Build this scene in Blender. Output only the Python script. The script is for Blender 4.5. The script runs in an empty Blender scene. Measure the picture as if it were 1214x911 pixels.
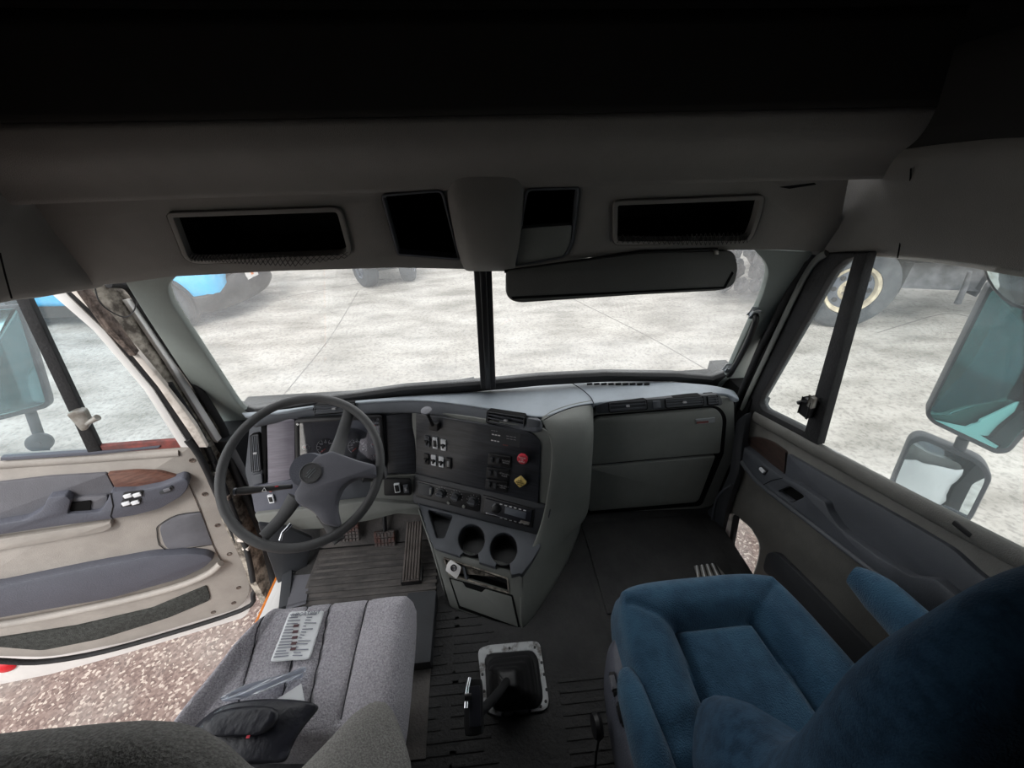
import bpy, bmesh, math, random
from mathutils import Vector, Matrix
from mathutils.geometry import tessellate_polygon

S = bpy.context.scene
COL = S.collection
random.seed(4)
V = Vector
R = math.radians

# ------------------------------------------------------------------ camera
F_PX, CX, CY = 457.0, 607.0, 455.5
CAM = V((0, 0, 2.45))
_p, _y, _r = R(32), R(4.1), R(1.3)
_fw = V((math.sin(_y)*math.cos(_p), math.cos(_y)*math.cos(_p), -math.sin(_p)))
_rt = V((math.cos(_y), -math.sin(_y), 0))
_up = _rt.cross(_fw)
C_R = _rt*math.cos(_r) - _up*math.sin(_r)
C_U = _up*math.cos(_r) + _rt*math.sin(_r)
C_D = _fw
cd = bpy.data.cameras.new('camera')
cd.sensor_width = 36.0
cd.lens = 36.0*F_PX/1214.0
cd.clip_start = 0.02
cd.clip_end = 500
cam = bpy.data.objects.new('camera', cd)
cam.matrix_world = Matrix.Translation(CAM) @ Matrix((C_R, C_U, -C_D)).transposed().to_4x4()
COL.objects.link(cam)
S.camera = cam

# ------------------------------------------------------------------ sky and exposure
w = bpy.data.worlds.new('overcast_sky')
S.world = w
w.use_nodes = True
nt = w.node_tree
bg = nt.nodes['Background']
tc = nt.nodes.new('ShaderNodeTexCoord')
nz = nt.nodes.new('ShaderNodeTexNoise'); nz.inputs['Scale'].default_value = 2.2
nz.inputs['Detail'].default_value = 3
rp_ = nt.nodes.new('ShaderNodeValToRGB')
rp_.color_ramp.elements[0].position = 0.35; rp_.color_ramp.elements[0].color = (0.86, 0.89, 0.94, 1)
rp_.color_ramp.elements[1].position = 0.65; rp_.color_ramp.elements[1].color = (1.0, 0.99, 0.98, 1)
nt.links.new(tc.outputs['Generated'], nz.inputs['Vector'])
nt.links.new(nz.outputs['Fac'], rp_.inputs['Fac'])
nt.links.new(rp_.outputs['Color'], bg.inputs['Color'])
bg.inputs['Strength'].default_value = 1.0
sd = bpy.data.lights.new('sun', 'SUN')
sd.energy = 1.2; sd.angle = R(20); sd.color = (1.0, 0.97, 0.93)
so = bpy.data.objects.new('sun', sd); COL.objects.link(so)
so.rotation_euler = (R(38), R(-22), R(10))
S.view_settings.view_transform = 'Standard'
S.view_settings.look = 'None'
S.view_settings.gamma = 1.0
S.view_settings.exposure = 1.2
S.cycles.max_bounces = 10
S.cycles.diffuse_bounces = 6
S.cycles.transparent_max_bounces = 12

# ------------------------------------------------------------------ helpers
def ray(px, py):
    return C_R*((px-CX)/F_PX) - C_U*((py-CY)/F_PX) + C_D

def pu(px, py, **k):
    a, v = list(k.items())[0]
    i = 'xyz'.index(a)
    d = ray(px, py)
    return CAM + d*((v-CAM[i])/d[i])

class Plane:
    """a real plane in the cab; N faces the viewer side"""
    def __init__(s, O, N, up=(0, 0, 1)):
        s.O = V(O); s.N = V(N).normalized()
        if s.N.dot(CAM - s.O) < 0: s.N = -s.N
        up = V(up)
        s.V = (up - s.N*up.dot(s.N)).normalized()
        s.U = s.V.cross(s.N)
    def hit(s, px, py, off=0.0):
        d = ray(px, py)
        o = s.O + s.N*off
        return CAM + d*((o-CAM).dot(s.N)/d.dot(s.N))
    def uv(s, px, py, off=0.0):
        q = s.hit(px, py, off) - s.O
        return (q.dot(s.U), q.dot(s.V))
    def at(s, u, v, n=0.0):
        return s.O + s.U*u + s.V*v + s.N*n

def plane3(a, b, c):
    a, b, c = V(a), V(b), V(c)
    return Plane(a, (b-a).cross(c-a))

def lin(c):
    return tuple((x/12.92 if x <= 0.04045 else ((x+0.055)/1.055)**2.4) for x in (v/255.0 for v in c))

MATS = {}
def mat(name, rgb, rough=0.6, metal=0.0, var=0.12, vscale=8.0, bump=0.0, bscale=200.0, rgb2=None, fac=(0.4, 0.6),
        spec=0.5, coat=0.0, stretch=None, emit=None, bump2=0.0, bscale2=20.0, sheen=0.0):
    m = bpy.data.materials.new(name); MATS[name] = m
    m.use_nodes = True
    t = m.node_tree; b = t.nodes['Principled BSDF']
    b.inputs['Roughness'].default_value = rough
    b.inputs['Metallic'].default_value = metal
    b.inputs['Specular IOR Level'].default_value = spec
    b.inputs['Coat Weight'].default_value = coat
    b.inputs['Sheen Weight'].default_value = sheen
    L = t.links
    co = t.nodes.new('ShaderNodeTexCoord')
    src = co.outputs['Object']
    if stretch:
        mp = t.nodes.new('ShaderNodeMapping'); mp.inputs['Scale'].default_value = stretch
        L.new(src, mp.inputs['Vector']); src = mp.outputs['Vector']
    n = t.nodes.new('ShaderNodeTexNoise'); n.inputs['Scale'].default_value = vscale
    n.inputs['Detail'].default_value = 5; n.inputs['Roughness'].default_value = 0.65
    L.new(src, n.inputs['Vector'])
    rp = t.nodes.new('ShaderNodeValToRGB')
    c1 = lin(rgb)
    c2 = lin(rgb2) if rgb2 else tuple(x*(1-var) for x in c1)
    c1b = c1 if rgb2 else tuple(min(1, x*(1+var)) for x in c1)
    rp.color_ramp.elements[0].position = fac[0]; rp.color_ramp.elements[0].color = (*c2, 1)
    rp.color_ramp.elements[1].position = fac[1]; rp.color_ramp.elements[1].color = (*c1b, 1)
    L.new(n.outputs['Fac'], rp.inputs['Fac'])
    L.new(rp.outputs['Color'], b.inputs['Base Color'])
    last = None
    for (bs, sc) in ((bump, bscale), (bump2, bscale2)):
        if bs > 0:
            n2 = t.nodes.new('ShaderNodeTexNoise'); n2.inputs['Scale'].default_value = sc
            n2.inputs['Detail'].default_value = 3
            L.new(src, n2.inputs['Vector'])
            bp = t.nodes.new('ShaderNodeBump'); bp.inputs['Strength'].default_value = bs
            bp.inputs['Distance'].default_value = 0.01
            L.new(n2.outputs['Fac'], bp.inputs['Height'])
            if last: L.new(last, bp.inputs['Normal'])
            last = bp.outputs['Normal']
    if last: L.new(last, b.inputs['Normal'])
    if emit:
        b.inputs['Emission Color'].default_value = (*lin(emit[0]), 1)
        b.inputs['Emission Strength'].default_value = emit[1]
    return m

def glass(name, tint, dust, gloss=0.06, veil=(0.8, 0.88, 0.9)):
    m = bpy.data.materials.new(name); MATS[name] = m
    m.use_nodes = True
    t = m.node_tree; t.nodes.remove(t.nodes['Principled BSDF'])
    out = t.nodes['Material Output']; L = t.links
    tr = t.nodes.new('ShaderNodeBsdfTransparent'); tr.inputs['Color'].default_value = (*tint, 1)
    df = t.nodes.new('ShaderNodeBsdfTranslucent'); df.inputs['Color'].default_value = (*veil, 1)
    gl = t.nodes.new('ShaderNodeBsdfGlossy'); gl.inputs['Roughness'].default_value = 0.04
    co = t.nodes.new('ShaderNodeTexCoord')
    n = t.nodes.new('ShaderNodeTexNoise'); n.inputs['Scale'].default_value = 6; n.inputs['Detail'].default_value = 6
    L.new(co.outputs['Object'], n.inputs['Vector'])
    mr = t.nodes.new('ShaderNodeMapRange')
    mr.inputs['From Min'].default_value = 0.3; mr.inputs['From Max'].default_value = 0.7
    mr.inputs['To Min'].default_value = dust*0.6; mr.inputs['To Max'].default_value = dust*1.4
    L.new(n.outputs['Fac'], mr.inputs['Value'])
    m1 = t.nodes.new('ShaderNodeMixShader'); m2 = t.nodes.new('ShaderNodeMixShader')
    L.new(mr.outputs['Result'], m1.inputs['Fac'])
    L.new(tr.outputs[0], m1.inputs[1]); L.new(df.outputs[0], m1.inputs[2])
    m2.inputs['Fac'].default_value = gloss
    L.new(m1.outputs[0], m2.inputs[1]); L.new(gl.outputs[0], m2.inputs[2])
    L.new(m2.outputs[0], out.inputs['Surface'])
    return m

def mesh_obj(name, verts, faces, m, parent=None, smooth=True, ang=38):
    verts = [V(v) for v in verts]
    c = V((0, 0, 0))
    lo = V((min(v.x for v in verts), min(v.y for v in verts), min(v.z for v in verts)))
    hi = V((max(v.x for v in verts), max(v.y for v in verts), max(v.z for v in verts)))
    c = (lo+hi)/2
    me = bpy.data.meshes.new(name)
    me.from_pydata([v-c for v in verts], [], faces)
    bm = bmesh.new(); bm.from_mesh(me)
    bmesh.ops.recalc_face_normals(bm, faces=bm.faces)
    bm.to_mesh(me); bm.free()
    if smooth:
        me.shade_smooth()
        me.set_sharp_from_angle(angle=R(ang))
    me.materials.append(MATS[m])
    o = bpy.data.objects.new(name, me)
    COL.objects.link(o)
    setparent(o, parent, c)
    return o

WPOS = {}
def setparent(o, parent, c):
    WPOS[o.name] = V(c)
    if parent is not None:
        o.parent = parent
        o.location = V(c) - WPOS[parent.name]
    else:
        o.location = c

def thing(name, label, cat, loc, group=None):
    o = bpy.data.objects.new(name, None); COL.objects.link(o)
    o.empty_display_size = 0.05
    setparent(o, None, V(loc))
    return tag(o, label, cat, group)

def tag(o, label, cat, group=None):
    o['label'] = label; o['category'] = cat
    if group: o['group'] = group
    return o

def struct(o):
    o['kind'] = 'structure'
    return o

def stuff(o):
    o['kind'] = 'stuff'
    return o

def rp(pts, r, n=5):
    """round the corners of a pixel polygon; r is one radius or a list"""
    out = []
    N = len(pts)
    for i in range(N):
        p0, p1, p2 = V(pts[i-1][:2]), V(pts[i][:2]), V(pts[(i+1) % N][:2])
        ri = r[i] if isinstance(r, (list, tuple)) else r
        if ri <= 0:
            out.append(tuple(p1)); continue
        a, b = (p0-p1), (p2-p1)
        ra = min(ri, a.length*0.48); rb = min(ri, b.length*0.48)
        A = p1 + a.normalized()*ra; B = p1 + b.normalized()*rb
        for k in range(n+1):
            s = k/n
            q = A*(1-s)**2 + p1*(2*s*(1-s)) + B*s*s
            out.append(tuple(q))
    return out

def rect(x0, y0, x1, y1, sk=0.0, sy=0.0):
    """pixel quad; sk = x shift of bottom edge, sy = y shift of right edge"""
    return [(x0, y0), (x1, y0+sy), (x1+sk, y1+sy), (x0+sk, y1)]

def ell(cx, cy, rx, ry, n=28, rot=0.0):
    c, s = math.cos(R(rot)), math.sin(R(rot))
    o = []
    for k in range(n):
        t = 2*math.pi*k/n
        x, y = rx*math.cos(t), ry*math.sin(t)
        o.append((cx+x*c-y*s, cy+x*s+y*c))
    return o

def area(p):
    return 0.5*sum(p[i-1][0]*p[i][1]-p[i][0]*p[i-1][1] for i in range(len(p)))

def inset(p, d):
    """move every corner of a ccw polygon inward by d"""
    out = []
    N = len(p)
    for i in range(N):
        a, b, c = V(p[i-1]), V(p[i]), V(p[(i+1) % N])
        e1, e2 = (b-a), (c-b)
        if e1.length < 1e-9 or e2.length < 1e-9:
            out.append(tuple(b)); continue
        n1 = V((-e1.y, e1.x)).normalized(); n2 = V((-e2.y, e2.x)).normalized()
        m = n1+n2
        if m.length < 1e-6: out.append(tuple(b)); continue
        m.normalize()
        k = max(0.5, m.dot(n1))
        out.append(tuple(b + m*(d/k)))
    return out

def prism(outer, holes, t, b):
    """local (u,v,n) verts/faces: front at n=0 bevelled by b, back at n=-t"""
    if area(outer) < 0: outer = outer[::-1]
    loops = [outer] + [(h if area(h) < 0 else h[::-1]) for h in holes]
    verts, faces = [], []
    fr, bk = [], []
    for lp in loops:
        n = len(lp); base = len(verts)
        lays = []
        if b > 0:
            lays.append((inset(lp, b), 0.0))
            lays.append((inset(lp, b*0.3), -b*0.3))
            lays.append((lp, -b))
        else:
            lays.append((lp, 0.0))
        lays.append((lp, -t))
        for q, z in lays:
            verts += [(x, y, z) for x, y in q]
        for k in range(len(lays)-1):
            o1, o2 = base+k*n, base+(k+1)*n
            for i in range(n):
                j = (i+1) % n
                faces.append((o1+i, o2+i, o2+j, o1+j))
        fr.append((base, n)); bk.append((base+(len(lays)-1)*n, n))
    for grp, rev in ((fr, False), (bk, True)):
        tl = [[V(verts[s+i]) for i in range(n)] for s, n in grp]
        idx = [s+i for s, n in grp for i in range(n)]
        for tr in tessellate_polygon(tl):
            f = tuple(idx[i] for i in tr)
            if len(set(f)) == 3: faces.append(f[::-1] if rev else f)
    return verts, faces

def plate(name, pts, P, t, m, parent=None, b=0.002, off=0.0, holes=(), r=0):
    """slab standing on plane P: front face at P+off, thickness t away from the viewer"""
    if r: pts = rp(pts, r)
    o2 = [P.uv(x, y, off) for x, y in pts]
    h2 = [[P.uv(x, y, off) for x, y in h] for h in holes]
    vs, fs = prism(o2, h2, t, b)
    return mesh_obj(name, [P.at(u, v, off+n) for u, v, n in vs], fs, m, parent)

def frame_ring(name, pts, P, wd, t, m, parent=None, off=0.0, r=0, b=0.0015):
    """bezel ring of width wd (metres) inside the pixel outline"""
    if r: pts = rp(pts, r)
    o2 = [P.uv(x, y, off) for x, y in pts]
    if area(o2) < 0: o2 = o2[::-1]
    vs, fs = prism(o2, [inset(o2, wd)], t, b)
    return mesh_obj(name, [P.at(u, v, off+n) for u, v, n in vs], fs, m, parent)

def recess(name, pts, P, depth, m, parent=None, off=0.0, r=0, lipw=0.0):
    """open-fronted box sunk behind plane P"""
    if r: pts = rp(pts, r)
    o2 = [P.uv(x, y, off) for x, y in pts]
    if area(o2) < 0: o2 = o2[::-1]
    n = len(o2)
    th = 0.003
    outer = inset(o2, -th)
    vs = [(x, y, 0) for x, y in o2] + [(x, y, -depth) for x, y in inset(o2, depth*0.06)]
    vs += [(x, y, 0) for x, y in outer] + [(x, y, -depth-th) for x, y in outer]
    fs = []
    for i in range(n):
        j = (i+1) % n
        fs.append((i, j, n+j, n+i)); fs.append((2*n+i, 3*n+i, 3*n+j, 2*n+j)); fs.append((i, 2*n+i, 2*n+j, j))
    fs.append(tuple(range(n, 2*n))); fs.append(tuple(range(4*n-1, 3*n-1, -1)))
    return mesh_obj(name, [P.at(u, v, off+k) for u, v, k in vs], fs, m, parent, ang=30)

def catmull(pts, n=6, closed=False):
    pts = [V(p) for p in pts]
    N = len(pts); out = []
    rng = range(N) if closed else range(N-1)
    for i in rng:
        if closed:
            a, b, c, d = pts[i-1], pts[i], pts[(i+1) % N], pts[(i+2) % N]
        else:
            a, b, c, d = pts[max(0, i-1)], pts[i], pts[i+1], pts[min(N-1, i+2)]
        for k in range(n):
            s = k/n
            out.append(0.5*((2*b)+(c-a)*s+(2*a-5*b+4*c-d)*s*s+(3*b-a-3*c+d)*s**3))
    if not closed: out.append(pts[-1])
    return out

def tube(name, pts, r, m, parent=None, n=10, smooth=0, closed=False, flat=1.0, flatdir=None, jitter=None):
    """swept tube; r one radius or one per point"""
    if smooth:
        if isinstance(r, (list, tuple)):
            rr = []
            N = len(r)
            for i in range(N if closed else N-1):
                for k in range(smooth):
                    rr.append(r[i]*(1-k/smooth)+r[(i+1) % N]*k/smooth)
            if not closed: rr.append(r[-1])
            r = rr
        pts = catmull(pts, smooth, closed)
    pts = [V(p) for p in pts]
    N = len(pts)
    if not isinstance(r, (list, tuple)): r = [r]*N
    verts, faces = [], []
    ref = V(flatdir).normalized() if flatdir else None
    prev = None
    for i in range(N):
        a = pts[i-1] if (i > 0 or closed) else pts[i]
        c = pts[(i+1) % N] if (i < N-1 or closed) else pts[i]
        d = (c-a).normalized()
        if ref is not None:
            x = (ref - d*ref.dot(d)).normalized()
        elif prev is None:
            h = V((0, 0, 1)) if abs(d.z) < 0.9 else V((1, 0, 0))
            x = (h - d*h.dot(d)).normalized()
        else:
            x = (prev - d*prev.dot(d)).normalized()
        prev = x
        y = d.cross(x)
        for k in range(n):
            t = 2*math.pi*k/n
            verts.append(pts[i] + x*(math.cos(t)*r[i]*flat) + y*(math.sin(t)*r[i]))
    for i in range(N if closed else N-1):
        for k in range(n):
            j = (k+1) % n; i2 = (i+1) % N
            faces.append((i*n+k, i*n+j, i2*n+j, i2*n+k))
    if not closed:
        faces.append(tuple(range(n-1, -1, -1)))
        faces.append(tuple((N-1)*n+k for k in range(n)))
    return mesh_obj(name, verts, faces, m, parent, ang=50)

def axes(d):
    d = V(d).normalized()
    h = V((0, 0, 1)) if abs(d.z) < 0.9 else V((1, 0, 0))
    x = (h - d*h.dot(d)).normalized()
    return x, d.cross(x), d

def lathe(name, prof, o, d, m, parent=None, n=28, ang=38):
    """profile of (radius, height) about axis d at o"""
    x, y, d = axes(d); o = V(o)
    verts, faces = [], []
    for (r, h) in prof:
        for k in range(n):
            t = 2*math.pi*k/n
            verts.append(o + x*(math.cos(t)*r) + y*(math.sin(t)*r) + d*h)
    for i in range(len(prof)-1):
        for k in range(n):
            j = (k+1) % n
            faces.append((i*n+k, i*n+j, (i+1)*n+j, (i+1)*n+k))
    faces.append(tuple(range(n-1, -1, -1)))
    faces.append(tuple((len(prof)-1)*n+k for k in range(n)))
    return mesh_obj(name, verts, faces, m, parent, ang=ang)

def bxm(bm, c, s, ax=None, bev=0.0):
    """add a box with centre c, size s and axes ax to bmesh"""
    X, Y, Z = ax if ax else (V((1, 0, 0)), V((0, 1, 0)), V((0, 0, 1)))
    r = bmesh.ops.create_cube(bm, size=1.0)
    for v in r['verts']:
        q = v.co.copy()
        v.co = V(c) + X*(q.x*s[0]) + Y*(q.y*s[1]) + Z*(q.z*s[2])
    if bev > 0:
        es = list({e for v in r['verts'] for e in v.link_edges})
        bmesh.ops.bevel(bm, geom=es, offset=bev, segments=2, affect='EDGES', profile=0.7)

def bmobj(name, bm, m, parent=None, ang=38, smooth=True):
    bm.verts.ensure_lookup_table()
    bm.verts.index_update()
    vs = [v.co.copy() for v in bm.verts]
    fs = [tuple(v.index for v in f.verts) for f in bm.faces]
    bm.free()
    return mesh_obj(name, vs, fs, m, parent, smooth, ang)

def box(name, c, s, m, parent=None, ax=None, bev=0.003):
    bm = bmesh.new(); bxm(bm, c, s, ax, bev)
    return bmobj(name, bm, m, parent)

def pax(P):
    return (P.U, P.V, P.N)

def surf(name, rows, m, parent=None, thick=0.004, sub=2, ang=60):
    """smooth sheet through a grid of points, given real thickness"""
    nr, nc = len(rows), len(rows[0])
    vs = [p for r_ in rows for p in r_]
    fs = [(i*nc+j, i*nc+j+1, (i+1)*nc+j+1, (i+1)*nc+j) for i in range(nr-1) for j in range(nc-1)]
    o = mesh_obj(name, vs, fs, m, parent, True, 180)
    if sub:
        md = o.modifiers.new('sub', 'SUBSURF'); md.levels = sub; md.render_levels = sub
    if thick:
        sl = o.modifiers.new('solid', 'SOLIDIFY'); sl.thickness = abs(thick); sl.offset = 0 if thick > 0 else 0
    return o

TXT = []
def text(name, s, P, px, py, h, m, parent, off=0.001, rot=0.0, th=0.0004, align='CENTER'):
    """raised lettering on plane P"""
    cu = bpy.data.curves.new(name, 'FONT')
    cu.body = s; cu.size = h; cu.extrude = th
    cu.align_x = align; cu.align_y = 'CENTER'
    cu.resolution_u = 2
    cu.materials.append(MATS[m])
    o = bpy.data.objects.new(name, cu)
    COL.objects.link(o)
    M = Matrix((P.U, P.V, P.N)).transposed().to_4x4() @ Matrix.Rotation(R(rot), 4, 'Z')
    c = P.hit(px, py, off)
    TXT.append((o, M, c, parent, name, m))
    return o

def finish_text():
    bpy.context.view_layer.update()
    dg = bpy.context.evaluated_depsgraph_get()
    for o, M, c, parent, name, m in TXT:
        me = bpy.data.meshes.new_from_object(o.evaluated_get(dg))
        me.transform(M)
        n = bpy.data.objects.new('zz', me)
        if not me.materials: me.materials.append(MATS[m])
        COL.objects.link(n)
        old = o.data
        bpy.data.objects.remove(o)
        bpy.data.curves.remove(old)
        n.name = name
        setparent(n, parent, c)

def rows_px(spec):
    return spec

# ------------------------------------------------------------------ materials
mat('trim_grey', (118, 120, 116), 0.55, var=0.08, vscale=3, bump=0.25, bscale=500)
mat('pillar_grey', (140, 148, 144), 0.6, var=0.06, vscale=3, bump=0.25, bscale=500)
mat('tray_grey', (78, 81, 87), 0.45, var=0.06, vscale=4, bump=0.2, bscale=500)
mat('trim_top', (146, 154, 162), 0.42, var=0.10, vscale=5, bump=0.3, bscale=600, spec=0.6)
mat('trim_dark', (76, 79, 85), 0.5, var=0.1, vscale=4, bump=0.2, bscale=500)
mat('trim_charcoal', (50, 52, 56), 0.5, var=0.12, vscale=5, bump=0.2, bscale=500)
mat('liner_shade', (46, 45, 44), 0.9, var=0.05, spec=0.2)  # charcoal step between header and black, shade put into the colour
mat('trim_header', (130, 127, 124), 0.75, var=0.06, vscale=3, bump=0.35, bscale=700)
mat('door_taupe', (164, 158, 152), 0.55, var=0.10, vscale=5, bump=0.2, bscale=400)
mat('door_grey', (104, 104, 110), 0.55, var=0.08, vscale=5, bump=0.2, bscale=400)
mat('door_vinyl', (84, 86, 96), 0.45, var=0.06, vscale=5, bump=0.2, bscale=300)
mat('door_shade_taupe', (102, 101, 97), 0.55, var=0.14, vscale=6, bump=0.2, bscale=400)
mat('wood_brown', (112, 78, 66), 0.35, rgb2=(88, 58, 50), vscale=20, stretch=(1, 1, 6), coat=0.3)
mat('wood_brown_dark', (62, 48, 43), 0.35, rgb2=(48, 38, 35), vscale=20, stretch=(1, 1, 6), coat=0.3)
mat('wood_black', (58, 60, 66), 0.42, rgb2=(36, 38, 43), vscale=9, stretch=(1, 1, 14), fac=(0.35, 0.7), coat=0.15)
mat('wood_pale', (120, 116, 126), 0.42, rgb2=(98, 94, 104), vscale=10, stretch=(1, 1, 14), fac=(0.35, 0.7), coat=0.2)
mat('black_plastic', (26, 26, 28), 0.45, var=0.1)
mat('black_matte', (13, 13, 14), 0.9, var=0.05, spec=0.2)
mat('net_black', (20, 20, 21), 0.8)
mat('rubber_seal', (32, 32, 34), 0.75, var=0.2, vscale=12, bump=0.2, bscale=150)
mat('wheel_grip', (76, 76, 77), 0.5, var=0.08, vscale=6, bump=0.25, bscale=500)
mat('wheel_pad', (100, 100, 108), 0.48, var=0.06, vscale=6, bump=0.2, bscale=500)
mat('floor_rubber', (56, 55, 55), 0.7, rgb2=(36, 36, 37), vscale=7, bump=0.3, bscale=120, fac=(0.35, 0.7))
mat('mat_dusty', (104, 99, 96), 0.8, rgb2=(62, 60, 60), vscale=6, bump=0.25, bscale=120, fac=(0.35, 0.65))
mat('pedal_rubber', (92, 86, 84), 0.75, rgb2=(96, 62, 56), vscale=18, fac=(0.38, 0.5))
mat('pedal_ribbed', (104, 96, 92), 0.7, rgb2=(84, 76, 72), vscale=18)
mat('chrome', (215, 218, 222), 0.15, 1.0, var=0.04)
mat('bare_metal', (168, 166, 162), 0.45, 0.7, rgb2=(120, 114, 106), vscale=18, fac=(0.4, 0.62))
mat('steel_plate', (178, 180, 182), 0.5, 0.35, rgb2=(94, 90, 86), vscale=30, fac=(0.36, 0.5))
mat('white_paint', (232, 230, 228), 0.35, var=0.04, vscale=6, coat=0.4)
mat('white_dirty', (222, 214, 206), 0.45, rgb2=(150, 138, 126), vscale=14, fac=(0.3, 0.48))
mat('rusty_jamb', (178, 170, 158), 0.8, rgb2=(84, 77, 70), vscale=22, bump=0.8, bscale=60, fac=(0.4, 0.6))
mat('rust_brown', (116, 102, 94), 0.85, rgb2=(70, 60, 55), vscale=30, bump=0.8, bscale=80)
mat('rust_red', (140, 72, 66), 0.7, rgb2=(96, 60, 58), vscale=20)
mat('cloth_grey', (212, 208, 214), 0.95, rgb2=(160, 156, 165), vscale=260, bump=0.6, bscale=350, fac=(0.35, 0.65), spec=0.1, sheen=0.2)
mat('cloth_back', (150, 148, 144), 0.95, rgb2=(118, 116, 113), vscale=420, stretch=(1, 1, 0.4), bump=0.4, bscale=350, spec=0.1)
mat('cloth_stain', (96, 92, 92), 0.95, rgb2=(76, 72, 72), vscale=60, bump=0.5, bscale=300, spec=0.1)
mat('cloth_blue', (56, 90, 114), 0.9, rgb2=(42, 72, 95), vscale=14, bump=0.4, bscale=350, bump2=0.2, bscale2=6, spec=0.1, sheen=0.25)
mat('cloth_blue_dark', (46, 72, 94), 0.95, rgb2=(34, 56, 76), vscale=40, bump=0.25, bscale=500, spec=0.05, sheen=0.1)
mat('seam', (60, 60, 64), 0.9)
mat('seam_blue', (18, 34, 52), 0.9)
mat('leather_black', (30, 31, 40), 0.4, var=0.2, vscale=8, bump=0.2, bscale=60)
mat('paper', (236, 238, 240), 0.6, var=0.03)
mat('ink', (128, 130, 142), 0.7)
mat('ink_dark', (90, 60, 64), 0.7)
mat('gauge_face', (32, 33, 40), 0.4)
mat('white_print', (225, 225, 225), 0.5)
mat('grey_print', (150, 150, 152), 0.5)
mat('red_knob', (196, 44, 62), 0.4, var=0.12, vscale=60)
mat('yellow_knob', (216, 188, 112), 0.45, var=0.08, vscale=40)
mat('red_needle', (200, 50, 46), 0.5)
mat('red_lens', (205, 16, 34), 0.25, coat=0.5)
mat('orange_paint', (222, 128, 50), 0.4)
mat('switch_white', (226, 228, 232), 0.35)
mat('lcd', (92, 96, 104), 0.3)
mat('silver_badge', (170, 174, 178), 0.3, 0.6)
mat('tyre', (34, 38, 44), 0.85, rgb2=(62, 66, 70), vscale=6, bump=0.5, bscale=30, fac=(0.45, 0.7))
mat('rim_cream', (196, 186, 160), 0.5, rgb2=(160, 150, 130), vscale=8)
mat('rim_grey', (96, 102, 112), 0.4, 0.5)
mat('car_blue', (70, 176, 226), 0.25, var=0.05, coat=0.8)
mat('car_dark_blue', (44, 84, 140), 0.3, var=0.05, coat=0.8)
mat('car_black', (20, 22, 25), 0.5)
mat('car_glass', (20, 26, 32), 0.08, spec=0.8)
mat('tail_red', (170, 26, 36), 0.3)
mat('rock', (124, 123, 124), 0.95, rgb2=(62, 63, 67), vscale=3, bump=0.8, bscale=10)
mat('chassis', (96, 98, 102), 0.7, rgb2=(60, 62, 66), vscale=4)
mat('mirror_black', (58, 60, 66), 0.5)
mat('grille_fabric', (66, 68, 66), 0.9, rgb2=(46, 48, 46), vscale=90, bump=0.5, bscale=300)
mat('speaker_grey', (98, 98, 104), 0.7, bump=0.3, bscale=700)
mat('mirror_teal', (126, 196, 196), 0.03, 1.0, var=0.02)
mat('mirror_cyan', (190, 236, 238), 0.06, 1.0, var=0.02)
mat('mirror_clear', (214, 226, 230), 0.02, 1.0, var=0.02)
mat('joint_dark', (120, 116, 112), 0.9)
glass('glass_windshield', (0.95, 0.955, 0.95), 0.09, veil=(0.86, 0.87, 0.87))
glass('glass_side', (0.93, 0.945, 0.94), 0.045, 0.05)
glass('glass_tint', (0.86, 0.90, 0.92), 0.06, 0.05)
glass('plastic_film', (0.85, 0.9, 0.95), 0.6, 0.3, (0.9, 0.93, 1.0))
glass('gauge_lens', (0.97, 0.97, 1.0), 0.03, 0.22)

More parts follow.
